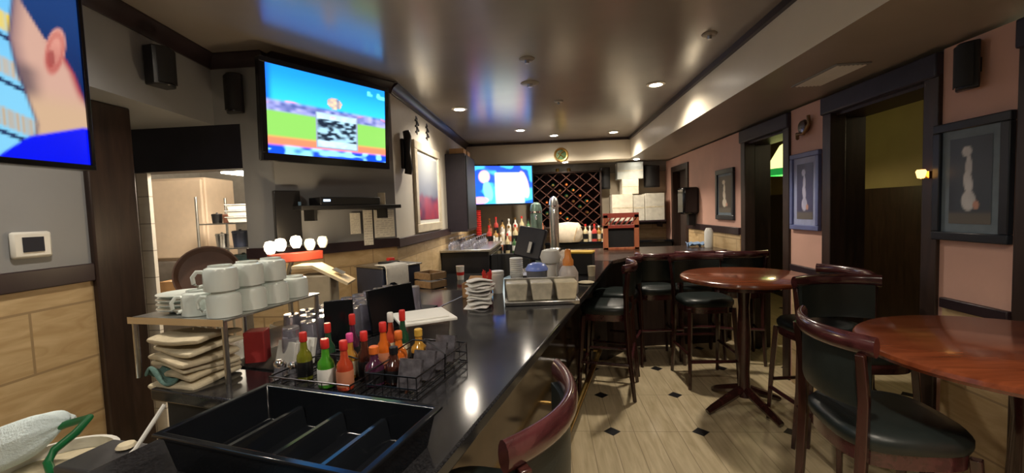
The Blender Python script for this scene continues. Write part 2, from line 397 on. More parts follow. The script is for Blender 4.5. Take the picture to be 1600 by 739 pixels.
# local x = -t, local y = s
MB().prism([(-.0, -.55), (.0, 3.62), (-.74, 3.62), (-.74, -.55)], 1.03, 1.07).build('countertop', GRANITE, bar_o, bevel=.006)
MB().b2(-.72, -.263, -.5, 3.6, .1, 1.03).build('front_panel', FRONT, bar_o)
MB().b2(-.70, -.30, -.48, 3.58, 0, .1).build('plinth', BLACKM, bar_o)
for k, s_ in enumerate((-.3, .9, 2.1, 3.3)):
    MB().prism([(-.263, s_-.02), (-.06, s_-.02), (-.06, s_+.02), (-.263, s_+.02)], .97, 1.03).build('bracket', WIRE, bar_o)
m = MB(); m.tube([(-.12, -.5, .2), (-.12, 3.55, .2)], .022, 12)
for s_ in (-.4, .9, 2.2, 3.45): m.tube([(-.12, s_, .2), (-.262, s_, .2)], .012, 8)
m.build('foot_rail', BRASS, bar_o)
# serving station on the bartender side
stn = thing('service_counter', 'lower-ended service counter with black top joining the near end of the bar', 'counter', (OX, OY, 0), BARROT)
MB().prism([(-.745, .13), (-.745, 1.9), (-1.36, 1.9), (-1.36, .42), (-1.12, .42), (-1.12, .13)], 1.03, 1.07).build('countertop', GRANITE, stn, bevel=.006)
MB().prism([(-.76, .16), (-.76, 1.86), (-1.33, 1.86), (-1.33, .45), (-1.09, .45), (-1.09, .16)], 0, 1.03).build('cabinet', BLACKM, stn)
# far return leg of the bar
ret = thing('return_counter', 'dark wooden return leg at the far end of the bar, running to the salmon wall', 'bar')
MB().prism([(.655, 4.42), (1.0, 4.86), (2.08, 5.0), (2.08, 5.9), (.2, 5.75), (-.03, 4.6)], 1.03, 1.07).build('countertop', mat('dark_brown_stone', (.05, .032, .025), .25, var=.4, scale=60), ret, bevel=.006)
MB().prism([(.60, 4.56), (.95, 5.0), (2.05, 5.14), (2.05, 5.8), (.25, 5.65), (.0, 4.62)], 0, 1.03).build('front_panel', DARKW, ret)

# ------------------------------------------------------------------ chairs
def arc(x0, y0, bulge, z, n=13):
    return [(x0*(2*i/(n-1)-1), y0-bulge*(1-(2*i/(n-1)-1)**2), z) for i in range(n)]
def make_chair(label):
    t = thing('bar_chair', label, 'chair')
    P = []
    nseg = 28
    def se(a, z):
        c, s_ = math.cos(a), math.sin(a); e = .62
        return (.225*math.copysign(abs(c)**e, c), .215*math.copysign(abs(s_)**e, s_)+.0, z)
    # padded seat
    m = MB(); prof = [(.97, .715), (1., .73), (1.0, .755), (.93, .775), (.7, .785), (.3, .79)]
    rings = [[m.bm.verts.new(Vector(se(2*PI*k/nseg, 0))*s_ + Vector((0, 0, z))) for k in range(nseg)] for s_, z in prof]
    for a, b in zip(rings, rings[1:]):
        for k in range(nseg): m.bm.faces.new((a[k], a[(k+1) % nseg], b[(k+1) % nseg], b[k]))
    m.bm.faces.new(rings[0][::-1]); m.bm.faces.new(rings[-1])
    m.build('seat', VINYL, t, sharp=60)
    m = MB(); rings = [[m.bm.verts.new(Vector(se(2*PI*k/nseg, 0))*.95 + Vector((0, 0, z))) for k in range(nseg)] for z in (.66, .715)]
    for k in range(nseg): m.bm.faces.new((rings[0][k], rings[0][(k+1) % nseg], rings[1][(k+1) % nseg], rings[1][k]))
    m.bm.faces.new(rings[0][::-1]); m.bm.faces.new(rings[1])
    m.build('seat_frame', MAHOG_H, t)
    for sx in (-1, 1):
        MB().tube([(sx*.185, .175, .70), (sx*.20, .20, .35), (sx*.21, .22, 0)], [.023, .021, .016], 4).build('leg', MAHOG, t, bevel=.003)
        # rear leg runs up into the back post
        MB().tube([(sx*.215, -.24, 0), (sx*.205, -.20, .4), (sx*.205, -.185, .70), (sx*.215, -.185, .9), (sx*.225, -.205, 1.07)], [.017, .022, .024, .022, .019], 4).build('leg', MAHOG, t, bevel=.003)
        MB().tube([(sx*.205, .205, .30), (sx*.208, -.212, .30)], .013, 6).build('stretcher', MAHOG, t)
    MB().tube([(-.205, .208, .24), (.205, .208, .24)], .015, 8).build('stretcher', MAHOG_H, t)
    MB().tube([(-.208, -.222, .36), (.208, -.222, .36)], .013, 6).build('stretcher', MAHOG_H, t)
    # bent top rail
    MB().tube(arc(.25, -.17, .085, 1.10, 17), .019, 12, ry=.036).build('top_rail', MAHOG_H, t, sharp=70)
    # upholstered back pad, bent like the rail
    rows = []
    for z, k in ((.87, .9), (.88, .97), (.95, 1), (1.04, 1), (1.075, 1)):
        rows.append([(x*.83, y+.012, z) for x, y, _ in arc(.25, -.172, .07*k, z, 13)])
    MB().slab(rows, .022).build('backrest', VINYL, t, sharp=50)
    return t
chairA = make_chair('red-brown bar chair closest to the camera, its bent back rail against the bar edge')
chairA.location = (*bar(.26, .035), 0); chairA.rotation_euler = (0, 0, R(76)); chairA['group'] = 'bar chairs'
def chair(x, y, deg, label): return dup(chairA, (x, y, 0), R(deg), label, 'bar chairs')
chair(*bar(3.03, .0), 76, 'dark bar chair pushed under the far stretch of the granite bar')
chair(*bar(3.62, -.03), 70, 'dark bar chair at the very end of the granite bar by the return counter')
chair(1.10, 4.60, 6, 'dark bar chair with its back turned, near the corner where the bar turns')
chair(1.56, 4.72, -3, 'dark bar chair with its back turned, middle of the row facing the return counter')
chair(1.93, 4.62, -12, 'dark bar chair with its back turned, beside the wall end before the return counter')
chair(1.28, 1.755, -95, 'large dark chair drawn up to the nearest round table, seen from behind')
chair(1.76, 2.62, 178, 'dark chair tucked in behind the nearest round table, before the wide dark opening')
chair(1.84, 3.10, 96, 'dark chair with greenish seat beside the middle round table, back to the salmon pier')
chair(1.40, 4.02, 182, 'dark chair on the far side of the middle round table')

# ------------------------------------------------------------------ round tables
def make_table(label, r):
    t = thing('round_table', label, 'table')
    MB().lathe([(0, 1.01), (r-.035, 1.01), (r-.008, 1.015), (r, 1.028), (r-.004, 1.042), (r-.016, 1.05), (0, 1.05)], n=64).build('tabletop', TABLEW, t)
    MB().lathe([(0, .955), (r*.55, .955), (r*.55, 1.01), (0, 1.01)], n=40).build('apron', MAHOG_H, t)
    MB().lathe([(.06, .10), (.045, .16), (.038, .3), (.05, .55), (.038, .8), (.05, .93), (.12, .955)], n=24).build('pedestal', MAHOG, t)
    for k in range(4):
        a = k*PI/2 + R(20); c, s_ = math.cos(a), math.sin(a)
        MB().tube([(c*.03, s_*.03, .15), (c*.15, s_*.15, .10), (c*.29, s_*.29, .045), (c*.34, s_*.34, .022)], [.035, .034, .028, .022], 8).build('foot', MAHOG, t)
    return t
tabA = make_table('nearest round table with glossy red-brown top by the framed pictures', .5); tabA.location = (1.70, 1.66, 0); tabA['group'] = 'round bar tables'
tb = make_table('middle round table with red-brown top standing off the narrow salmon pier', .46); tb.location = (1.50, 3.45, 0); tb['group'] = 'round bar tables'

# ------------------------------------------------------------------ cutlery tray (big black bin at the near end of the bar)
tx, ty = (-.545, .893)
tray = thing('cutlery_tray', 'large glossy black plastic tray with long compartments on the near end of the bar', 'tray', (tx, ty, 1.07), R(-15))
W2, D2, H2 = .268, .142, .085
m = MB()
def ringv(m, w, d, z): return [m.bm.verts.new((x, y, z)) for x, y in ((-w, -d), (w, -d), (w, d), (-w, d))]
rs = [ringv(m, W2-.03, D2-.025, 0), ringv(m, W2-.012, D2-.012, H2-.004), ringv(m, W2, D2, H2-.004), ringv(m, W2, D2, H2+.004), ringv(m, W2-.016, D2-.016, H2+.004), ringv(m, W2-.034, D2-.03, .006)]
for a, b in zip(rs, rs[1:]):
    for i in range(4): m.bm.faces.new((a[i], a[(i+1) % 4], b[(i+1) % 4], b[i]))
m.bm.faces.new(rs[0][::-1]); m.bm.faces.new(rs[-1])
m.build('tub', BLACKG, tray, bevel=.0025)
for x in (-.125, 0, .125):
    m = MB(); v0 = []
    prof = [(-.018, .006), (-.009, .048), (-.005, .054), (.005, .054), (.009, .048), (.018, .006)]
    A = [m.bm.verts.new((x+a, -D2+.03, z)) for a, z in prof]; B = [m.bm.verts.new((x+a, D2-.03, z)) for a, z in prof]
    for i in range(5): m.bm.faces.new((A[i], A[i+1], B[i+1], B[i]))
    m.bm.faces.new(A[::-1]); m.bm.faces.new(B); m.bm.faces.new((A[0], B[0], B[5], A[5]))
    m.build('divider', BLACKG, tray)
# ------------------------------------------------------------------ items at the counter's near left
bn = thing('waste_bin', 'black square bin standing against the near end of the service counter', 'bin', (-1.245, 1.10, 0), R(-10))
m = MB(); m.box((0, 0, .46), (.19, .13, .92), taper=.85); m.build('body', BLACKM, bn, bevel=.01)
MB().box((0, 0, .935), (.215, .15, .03)).build('lid', mat('dark_grey_plastic', (.05, .05, .055), .45), bn, bevel=.008)
tag(MB().tube([(-1.165, 1.045, .955), (-1.15, 1.08, .98), (-1.12, 1.15, 1.075)], .006, 8).build('drinking_straw', PAPER), 'pale straw leaning from the black bin to the counter edge', 'straw')
tag(MB().lathe([(0, 0), (.018, .002), (.026, .008), (.02, .016), (0, .02)], (-1.235, 1.135, .95), 14).build('crumpled_tissue', LINEN), 'small cream wad of tissue on the lid of the black bin', 'tissue')
# towel over bucket
bk = thing('mop_bucket', 'cream round bucket under the blue towel beside the stone wall', 'bucket', (-1.50, 1.16, 0))
m = MB(); m.lathe([(0, .0), (.115, 0), (.14, .88), (.148, .885), (.148, .90), (.135, .90), (.112, .02), (0, .02)], n=32); m.build('body', WHITEP, bk)
m = MB(); m.lathe([(.149, .84), (.156, .845), (.156, .86), (.149, .865)], n=32); m.build('rim_band', LINEN, bk)
rows = []
for i in range(16):
    u = i/15; row = []
    for j in range(15):
        a = R(-70+250*j/14); r_ = (.075-.022*u)*(1-.93*max(0, (u-.80)/.20)**3)*(1+.07*math.sin(u*9+j*.9))+.004*math.sin(j*2.1+u*5)
        cx, cy, cz = -1.95+.50*u, 1.10+.07*u, .77+.26*u+.015*math.sin(u*5)
        row.append((cx-.3*r_*math.cos(a)*.0, cy-r_*1.3*math.cos(a), cz+r_*math.sin(a)*(1.25 if a > 0 else 1.0)))
    rows.append(row)
tw = tag(MB().slab(rows, .008).build('towel', BLUEGREEN, sub=1), 'pale blue-white towel rolled in a long fold over a green hose before the stone wall', 'towel')
tag(MB().tube([(-1.60, 1.14, .955), (-1.45, 1.16, 1.01), (-1.375, 1.16, 1.03), (-1.385, 1.13, 1.0), (-1.42, 1.10, .965), (-1.42, 1.08, .94), (-1.40, 1.07, .92), (-1.375, 1.06, .912)], .011, 10).build('garden_hose', mat('green_rubber', (.01, .16, .05), .4)), 'green hose looping out from under the towel', 'hose')
sp = thing('spray_bottle', 'yellow plastic bottle half hidden beneath the pale blue towel', 'bottle', (-1.64, .975, 0))
MB().lathe([(0, .62), (.045, .62), (.048, .64), (.048, .78), (.02, .83), (.018, .86), (0, .86)], n=20).build('body', mat('yellow_plastic', (.62, .60, .03), .35), sp)
MB().lathe([(0, 0), (.07, 0), (.07, .6), (.065, .62), (0, .62)], n=24).build('stand', BLACKM, sp)

# ------------------------------------------------------------------ steel over-shelf with mugs and plates
S0 = Vector((-1.04, 1.30, 0)); SD = Vector((.155, .988, 0)).normalized(); SN = Vector((-SD.y, SD.x, 0))
def shp(a, b, z=0): v = S0 + SD*a + SN*b; return (v.x, v.y, z)
srot = math.atan2(-SD.x, SD.y)
sh = thing('steel_shelf', 'stainless steel over-shelf on a thin post carrying the white mugs', 'shelf', (S0.x, S0.y, 1.07), srot)
MB().b2(-.40, .0, 0, .47, .205, .212).build('shelf_board', STEEL, sh, bevel=.002)
m = MB(); m.b2(-.40, .0, -.003, .0, .192, .215); m.build('front_edge', CHROME, sh)
for x, y in ((-.012, .012), (-.388, .012), (-.012, .458), (-.388, .458)):
    MB().tube([(x, y, 0), (x, y, .205)], .009, 10).build('post', STEEL, sh)
SZ = 1.282
def make_mug(label):
    # a mug standing upside down
    t = thing('mug', label, 'mug')
    MB().lathe([(.048, 0), (.0515, .002), (.0515, .064), (.047, .075), (.036, .080), (.035, .086), (.031, .086), (.030, .081), (0, .080)], n=32).build('cup', CERAMIC, t)
    MB().tube([(.047, 0, .066), (.066, 0, .068), (.077, 0, .052), (.075, 0, .030), (.063, 0, .018), (.048, 0, .020)], .0065, 8).build('handle', CERAMIC, t)
    return t
mug0 = None
names = ['nearest to the shelf post', 'in the middle', 'farthest from the shelf post']
for k, a in enumerate((.062, .172, .282)):
    for lv in range(2):
        lab = 'white mug, %s one of the upside-down pair %s' % (('lower', 'upper')[lv], names[k])
        loc = shp(a, .06+.006*lv, SZ+lv*.0865)
        if mug0 is None: mug0 = make_mug(lab); mug0.location = loc; mug0.rotation_euler = (0, 0, R(200)); mug0['group'] = 'white mugs on the steel shelf'
        else: dup(mug0, loc, R(200+13*k+21*lv), lab, 'white mugs on the steel shelf')
dup(mug0, shp(.392, .06, SZ), R(100), 'single white mug at the far end of the stacked mugs', 'white mugs on the steel shelf')
dup(mug0, shp(.075, .18, SZ), R(235), 'single white mug with handle showing beside the stack of plates', 'white mugs on the steel shelf')
for k in range(4):
    pl = MB().lathe([(0, .0), (.045, 0), (.05, .004), (.078, .012), (.085, .016), (.084, .018), (.05, .008), (0, .007)], n=32).build('side_plate', CERAMIC)
    pl.location = shp(.12, .295, SZ+k*.0165)
    tag(pl, '%s small white plate in the stack at the end of the steel shelf' % ('bottom', 'second lowest', 'second highest', 'top')[k], 'plate', 'white plates on the steel shelf')
# brown tray leaning behind
tr = thing('serving_tray', 'round dark brown serving tray standing upright behind the plates', 'tray', shp(.25, .33, 1.283), R(35))
MT = Matrix.Rotation(R(72), 4, 'X')
MB().lathe([(0, 0), (.095, 0), (.108, .016), (.113, .016), (.102, -.006), (0, -.006)], (0, 0, .109), 40, MT).build('disc', BROWNP, tr)

# ------------------------------------------------------------------ folded napkins
def pile(name, label, cat, loc, rz, w, d, n, step, mats_, jitter=.012, grp=None, layer_name='folded napkin'):
    t = thing(name, label, cat, loc, rz, grp)
    for k in range(n):
        P = []
        dx, dy, rr = random.uniform(-jitter, jitter), random.uniform(-jitter, jitter), random.uniform(-.12, .12)
        for i in range(7):
            row = []
            for j in range(7):
                x = (i/6-.5)*w; y = (j/6-.5)*d
                z = k*step + .006*math.sin(x*22+k) + .005*math.sin(y*26+k*1.7) + .18*x*x
                row.append((dx+x*math.cos(rr)-y*math.sin(rr), dy+x*math.sin(rr)+y*math.cos(rr), z+.008))
            P.append(row)
        MB().slab(P, step*.8).build('fold', mats_[k % len(mats_)], t, sub=1)
    return t
LINEN2 = mat('cream_linen_darker', (.50, .43, .30), .9, var=.16, scale=18, bump=.25, bscale=80)  # same linen in a darker tone, for every second napkin
for k in range(6):
    P = []; w, d = .21, .19; dx, dy, rr = random.uniform(-.012, .012), random.uniform(-.012, .012), random.uniform(-.15, .15)
    for i in range(8):
        row = []
        for j in range(8):
            x = (i/7-.5)*w; y = (j/7-.5)*d
            row.append((dx+x*math.cos(rr)-y*math.sin(rr), dy+x*math.sin(rr)+y*math.cos(rr), .006*math.sin(x*25+k)+.006*math.sin(y*20+k*1.7)-.35*x*x*(1 if x > 0 else .2)-.2*y*y+.012))
        P.append(row)
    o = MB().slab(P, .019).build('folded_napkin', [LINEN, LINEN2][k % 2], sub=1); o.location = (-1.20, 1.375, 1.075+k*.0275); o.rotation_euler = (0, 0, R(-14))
    tag(o, '%s cream cloth napkin in the folded pile below the plates' % ('bottom', 'second lowest', 'third lowest', 'third highest', 'second highest', 'top')[k], 'napkin', 'cream cloth napkins')
P = [[(-1.31+.10*i/7, 1.27+.10*j/7, 1.085+.02*math.sin(i*.9)+.014*math.sin(j*1.3+i*.6)+.04*(1-abs(i/7-.5))) for j in range(8)] for i in range(8)]
tag(MB().slab(P, .014).build('bar_towel', TEALCLOTH, sub=1), 'crumpled teal and white bar towel beside the napkin pile', 'towel')

# ------------------------------------------------------------------ upside-down tumblers
def make_tumbler(label):
    t = thing('tumbler', label, 'glass')
    MB().lathe([(.036, 0), (.0365, .001), (.029, .125), (.028, .13), (0, .13), (0, .122), (.026, .12), (.0345, 0)], n=24).build('glass_body', GLASS, t)
    return t
mat_b = tag(MB().box((*bar(.88, .915), 1.0735), (.30, 1.06, .006), rz=BARROT).build('bar_mat', mat('black_rubber', (.012, .012, .013), .7), bevel=.002), 'black rubber bar mat under the upside-down glasses', 'mat')
tum = None
for c in range(3):
    for r_ in range(11):
        if r_ < 2 and c > 0: continue
        p = bar(.43+.085*r_, .835+.085*c)
        lab = 'upside-down clear tumbler, %s from the tray in the %s row from the sauce bottles' % (ORD[r_], ORD[c])
        if tum is None: tum = make_tumbler(lab); tum.location = (*p, 1.0775); tum['group'] = 'upside-down tumblers'
        else: dup(tum, (*p, 1.0775), R(40*c+17*r_), lab, 'upside-down tumblers')
# small paper napkins leaning between post and glasses
for k in range(4):
    o = MB().box((0, 0, .045), (.10, .012, .09), rx=R(-14)).build('paper_napkin', PAPER); p = bar(.40+.02*k, .83-.006*k); o.location = (*p, 1.07); o.rotation_euler = (0, 0, R(-25+4*k))
    tag(o, '%s paper napkin in the leaning sheaf by the shelf post' % ('front', 'second', 'third', 'rear')[k], 'napkin', 'paper napkins by the shelf post')
tag(MB().box((*bar(.42, .99), 1.13), (.07, .07, .12), rz=.3).build('red_carton', mat('dull_red_card', (.34, .03, .03), .6), bevel=.004), 'red carton under the steel shelf behind its post', 'carton')
# salt / pepper jars in front of the mat
for k, (s_, t_) in enumerate(((.50, .60), (.485, .545), (.47, .60))):
    sk = thing('shaker', '%s small glass shaker with shiny cap between tray and shelf post' % ('tall', 'middle', 'short')[k], 'shaker', (*bar(s_-.20+.02*k, t_+.16), 1.07), 0, 'glass shakers')
    MB().lathe([(0, 0), (.016, 0), (.018, .005), (.015, .045-.004*k), (0, .045-.004*k)], n=16).build('jar', GLASS, sk)
    MB().lathe([(.0165, .045-.004*k), (.0165, .056-.004*k), (.011, .063-.004*k), (0, .064-.004*k)], n=16).build('cap', CHROME, sk)

# ------------------------------------------------------------------ hot sauce bottles
def bottle_mat(name, c): return mat(name, c, .08, var=.15, scale=20, coat=.6)
BM = {k: bottle_mat('sauce_'+k, c) for k, c in dict(green=(.05, .25, .02), olive=(.16, .17, .015), orange=(.55, .12, .015), red=(.40, .05, .02), brown=(.05, .015, .01), darkgreen=(.01, .06, .03), amber=(.4, .2, .03), purple=(.06, .015, .04)).items()}
CAPS = {'red': RED, 'orange': mat('orange_plastic', (.7, .16, .03), .3), 'white': WHITEP, 'pink': mat('pink_plastic', (.7, .08, .3), .3), 'black': BLACKP, 'yellow': mat('amber_plastic', (.6, .36, .06), .3)}
LABELM = {'white': PAPER, 'cream': LINEN, 'rust': mat('rust_paper', (.45, .17, .09), .7), 'dark': BLACKP}
def sauce(x, y, z, h, r, liquid, cap, lm, label, neck=.38):
    t = thing('sauce_bottle', label, 'bottle', (x, y, z), random.uniform(0, 6), 'hot sauce bottles')
    hs = h*(1-neck); 
    MB().lathe([(0, 0), (r*.95, 0), (r, .004), (r, hs*.72), (r*.9, hs*.85), (r*.5, hs), (r*.36, h*.86), (r*.36, h*.86+.002), (0, h*.862)], n=20).build('bottle_body', BM[liquid], t)
    MB().lathe([(r*.46, h*.80), (r*.5, h*.81), (r*.5, h*.98), (r*.42, h), (0, h)], n=18).build('cap', CAPS[cap], t)
    MB().lathe([(r*1.02, hs*.12), (r*1.03, hs*.13), (r*1.03, hs*.62), (r*1.02, hs*.63)], n=20).build('label', LABELM[lm], t.children[0])
    return t
sauces = [
 (-.805, 1.345, .155, .024, 'olive', 'red', 'dark', 'olive hot sauce bottle with red cap standing at the glasses end of the row'),
 (-.700, 1.285, .150, .026, 'green', 'red', 'white', 'bright green hot sauce bottle with red cap and white label'),
 (-.630, 1.265, .150, .025, 'red', 'red', 'rust', 'rust-labelled hot sauce bottle with red cap beside the bright green one'),
 (-.760, 1.42, .165, .022, 'darkgreen', 'red', 'dark', 'slim dark sauce bottle with red cap behind the olive one'),
 (-.690, 1.46, .185, .022, 'purple', 'red', 'dark', 'tall slim sauce bottle with red cap against the black sign holder'),
 (-.655, 1.36, .145, .023, 'amber', 'pink', 'cream', 'amber sauce bottle with pink cap in the middle of the row'),
 (-.600, 1.345, .155, .024, 'brown', 'red', 'dark', 'dark sauce bottle with red cap behind the rust-labelled one'),
 (-.550, 1.30, .120, .030, 'purple', 'orange', 'dark', 'squat dark jar of sauce with orange cap in the wire caddy'),
 (-.565, 1.42, .165, .025, 'orange', 'red', 'rust', 'orange hot sauce bottle with red cap in the rear of the caddy'),
 (-.505, 1.40, .140, .026, 'orange', 'orange', 'rust', 'orange hot sauce bottle with orange cap in the caddy'),
 (-.575, 1.52, .175, .022, 'red', 'white', 'cream', 'thin sauce bottle with white cap beside the steel container'),
 (-.520, 1.49, .190, .022, 'darkgreen', 'red', 'cream', 'tall dark green sauce bottle with round red cap by the white lid'),
 (-.455, 1.46, .130, .028, 'amber', 'yellow', 'dark', 'squat sauce bottle with amber cap at the caddy end near the bar edge'),
 (-.490, 1.31, .115, .028, 'brown', 'black', 'dark', 'short dark bottle with black cap at the front of the caddy'),
]
for x, y, h, r, lq, cp, lm, lab in sauces: sauce(x, y, 1.074, h, r, lq, cp, lm, lab)
def caddy(label, x, y, w, d, h, rz):
    t = thing('wire_caddy', label, 'caddy', (x, y, 1.07), rz, 'wire condiment caddies')
    for z, nm in ((.004, 'base_ring'), (h*.5, 'ring'), (h, 'ring')):
        MB().tube([(-w, -d, z), (w, -d, z), (w, d, z), (-w, d, z)], .0025, 8, closed=True).build(nm, WIRE, t)
    m = MB()
    for i in range(7):
        xx = -w+2*w*i/6
        m.tube([(xx, -d, h), (xx, -d, .004), (xx, d, .004), (xx, d, h)], .0015, 6)
    m.build('wire_grid', WIRE, t)
    MB().tube([(w, 0, .004), (w+.004, 0, h*1.2), (w*.3, 0, h*1.75), (-w*.3, 0, h*1.75), (-w-.004, 0, h*1.2), (-w, 0, .004)], .0025, 8).build('handle', WIRE, t)
    return t
caddy('black wire caddy holding the hot sauce bottles at the tray end', -.69, 1.35, .15, .135, .045, R(-14))
caddy('black wire caddy nearest the bar edge, part filled with dark packets', -.42, 1.36, .085, .17, .07, R(-14))
for k, (x, y) in enumerate(((-.42, 1.25), (-.40, 1.33), (-.385, 1.42), (-.372, 1.50))):
    o = MB().box((0, 0, .05), (.075, .014, .09), rx=R(-18)).build('condiment_packet', mat('foil_packet', (.16, .15, .17), .25, .6, var=.5, scale=40)); o.location = (x, y, 1.072); o.rotation_euler = (0, 0, R(-14))
    tag(o, '%s foil packet leaning in the caddy by the bar edge' % ('front', 'second', 'third', 'rear')[k], 'packet', 'foil packets in the caddy')
# black sign holders
for k, (x, y, w, rz, lab) in enumerate(((*bar(.60, .765), .11, 20, 'small black upright sign holder behind the slim sauce bottles'), (*bar(.93, .74), .27, 62, 'long black sign holder lying on edge before the white-lidded container'))):
    t = thing('sign_holder', lab, 'sign holder', (x, y, 1.07), R(rz), 'black sign holders')
    MB().box((0, .0, .105), (w, .012, .19), rx=R(-8)).build('panel', BLACKG, t, bevel=.003)
    MB().box((0, .01, .006), (w, .06, .012)).build('foot', BLACKG, t, bevel=.003)
# white lidded container
ct = thing('food_container', 'square steel food container with a white lid behind the sauce bottles', 'container', (-.50, 1.68, 1.07), R(30))
MB().box((0, 0, .055), (.17, .17, .118), taper=.9).build('pan', STEEL, ct, bevel=.006)
m = MB(); m.box((0, 0, .123), (.215, .215, .012)); m.box((0, 0, .132), (.165, .165, .006)); m.build('lid', WHITEP, ct, bevel=.004)
cb = thing('cardboard_box', 'small open cardboard box at the back of the bar by the tiled corner', 'box', (*bar(1.72, .66), 1.07), R(-8))
m = MB(); m.b2(-.07, .07, -.06, .06, 0, .006); m.b2(-.07, -.066, -.06, .06, 0, .09); m.b2(.066, .07, -.06, .06, 0, .09); m.b2(-.07, .07, .056, .06, 0, .09); m.b2(-.07, .07, -.06, -.056, 0, .06); m.build('carton', CARD, cb)
MB().box((0, .085, .10), (.14, .06, .003), rx=R(25)).build('flap', CARD, cb)

# ------------------------------------------------------------------ mid-bar clutter
for k in range(9):
    P = []; rr = random.uniform(-.5, .5); w, d = .14, .13
    for i in range(6):
        row = []
        for j in range(6):
            x = (i/5-.5)*w; y = (j/5-.5)*d
            row.append((x*math.cos(rr)-y*math.sin(rr), x*math.sin(rr)+y*math.cos(rr), .007*math.sin(x*40+k)+.006*math.sin(y*35+2*k)+.012))
        P.append(row)
    o = MB().slab(P, .011).build('cocktail_napkin', [mat('bright_tissue', (.8, .78, .76), .9), PAPER][k % 2], sub=1)
    o.location = (-.385+random.uniform(-.012, .012), 2.40+random.uniform(-.01, .01), 1.072+.0175*k); o.rotation_euler = (0, 0, random.uniform(-.3, .3))
    tag(o, '%s white napkin in the ruffled stack in the middle of the bar' % ('bottom', 'second', 'third', 'fourth', 'fifth', 'sixth', 'seventh', 'eighth', 'top')[k], 'napkin', 'ruffled white napkin stack')
gc = thing('garnish_caddy', 'steel garnish caddy with cloudy bins beside the napkin stack', 'caddy', (*bar(1.60, .20), 1.07), R(5))
MB().box((0, 0, .012), (.42, .15, .024)).build('base', STEEL, gc, bevel=.005)
CLOUDY = mat('cloudy_plastic', (.50, .46, .36), .3, var=.2, scale=25)
for k, x in enumerate((-.14, 0, .14)):
    b_ = MB(); b_.box((x, 0, .075), (.125, .13, .10), taper=.82); b_.build('bin', [CLOUDY, CLOUDY, LINEN][k], gc, bevel=.006)
m = MB(); m.b2(-.21, .21, .06, .075, .02, .135); m.build('back_plate', STEEL, gc)
def cup_stack(name, label, x, y, r0, r1, h, m_, n_rings, cat):
    t = thing(name, label, cat, (x, y, 1.07))
    MB().lathe([(0, 0), (r0, 0), (r1, h), (r1*1.05, h+.003), (r1*1.05, h+.008), (r1*.94, h+.008), (r0*.9, .02), (0, .02)], n=24).build('cup', m_, t)
    m = MB()
    for k in range(n_rings): 
        z = h+.008+k*.014; m.lathe([(r1*.95, z), (r1*1.05, z+.004), (r1*1.05, z+.011), (r1*.95, z+.013)], n=24)
    if n_rings: m.build('nested_rims', m_, t)
    return t
cup_stack('cup_stack', 'tall leaning stack of white paper cups behind the napkin stack', *bar(1.95, .46), .03, .042, .10, WHITEP, 8, 'cups')
cup_stack('drinks_cup', 'white plastic cup beside the red straws behind the napkins', *bar(1.85, .56), .032, .042, .11, WHITEP, 2, 'cup')
st = thing('straw_cup', 'cup of red and pink straws behind the ruffled napkins', 'straws', (*bar(1.72, .58), 1.07))
MB().lathe([(0, 0), (.028, 0), (.036, .09), (.033, .09), (.026, .006), (0, .006)], n=20).build('cup', mat('wine_plastic', (.16, .02, .035), .4), st)
m = MB()
for k in range(12):
    a = k*2*PI/12; m.tube([(.012*math.cos(a), .012*math.sin(a), .01), (.03*math.cos(a), .03*math.sin(a), .15+.01*(k % 3))], .0028, 6)
m.build('straw_bundle', RED, st)
bl = thing('blender_jar', 'smoky clear jar with a bright blue lid in the middle of the bar', 'jar', (*bar(1.88, .30), 1.07))
MB().lathe([(0, 0), (.052, 0), (.06, .02), (.068, .15), (.065, .15), (.056, .02), (0, .012)], n=28).build('jar', mat('smoky_plastic', (.32, .33, .37), .12, var=.1, trans=.55), bl)
MB().lathe([(.072, .148), (.072, .16), (.055, .185), (.03, .195), (0, .197)], n=28).build('lid', mat('blue_plastic', (.22, .32, .85), .3), bl)
wh = thing('upturned_bowl', 'white round bowl turned up behind the blue-lidded jar', 'bowl', (*bar(2.18, .28), 1.07))
MB().lathe([(0, 0), (.04, 0), (.04, .15), (.06, .16), (.075, .2), (.06, .245), (.03, .255), (0, .256)], n=28).build('bowl', WHITEP, wh)
jg = thing('juice_jug', 'cloudy plastic jug with an orange pour spout on the bar edge side', 'jug', (*bar(1.90, .10), 1.07))
MB().lathe([(0, 0), (.056, 0), (.06, .01), (.062, .13), (.045, .165), (.03, .18), (0, .18)], n=28).build('jug', mat('milky_plastic', (.55, .50, .47), .35, var=.08), jg)
MB().lathe([(.034, .178), (.034, .21), (.022, .23), (.018, .275), (.012, .28), (0, .28)], n=20).build('spout', mat('orange_spout', (.75, .27, .06), .35), jg)
# POS screen, black box with yellow lid strip
ps = thing('till_screen', 'black tilted till screen seen from behind above the mid-bar clutter', 'monitor', (*bar(2.55, .53), 1.07), R(-25))
MB().box((0, 0, .01), (.2, .18, .02)).build('base', BLACKP, ps, bevel=.006)
MB().tube([(0, .02, .02), (0, .03, .16)], .025, 12).build('neck', BLACKP, ps)
MB().box((0, 0, .27), (.24, .05, .25), rx=R(-14), ry=R(10)).build('screen_housing', mat('slate_plastic', (.035, .036, .05), .4), ps, bevel=.012)
MB().box((.02, -.055, .24), (.03, .012, .09), rx=R(-14), ry=R(10)).build('cable_cover', STEEL, ps, bevel=.003)
nb = thing('speed_rack', 'black box caddy with a yellow top strip near the far bar edge', 'caddy', (*bar(2.75, .17), 1.07), R(-14))
MB().box((0, 0, .085), (.22, .16, .17)).build('box', BLACKM, nb, bevel=.006)
MB().box((0, -.0, .178), (.225, .165, .014)).build('strip', mat('yellow_strip', (.75, .48, .05), .5), nb, bevel=.003)
gl = thing('glass_jar', 'small cream-filled glass on the far stretch of the granite bar', 'glass', (*bar(2.62, .06), 1.07))
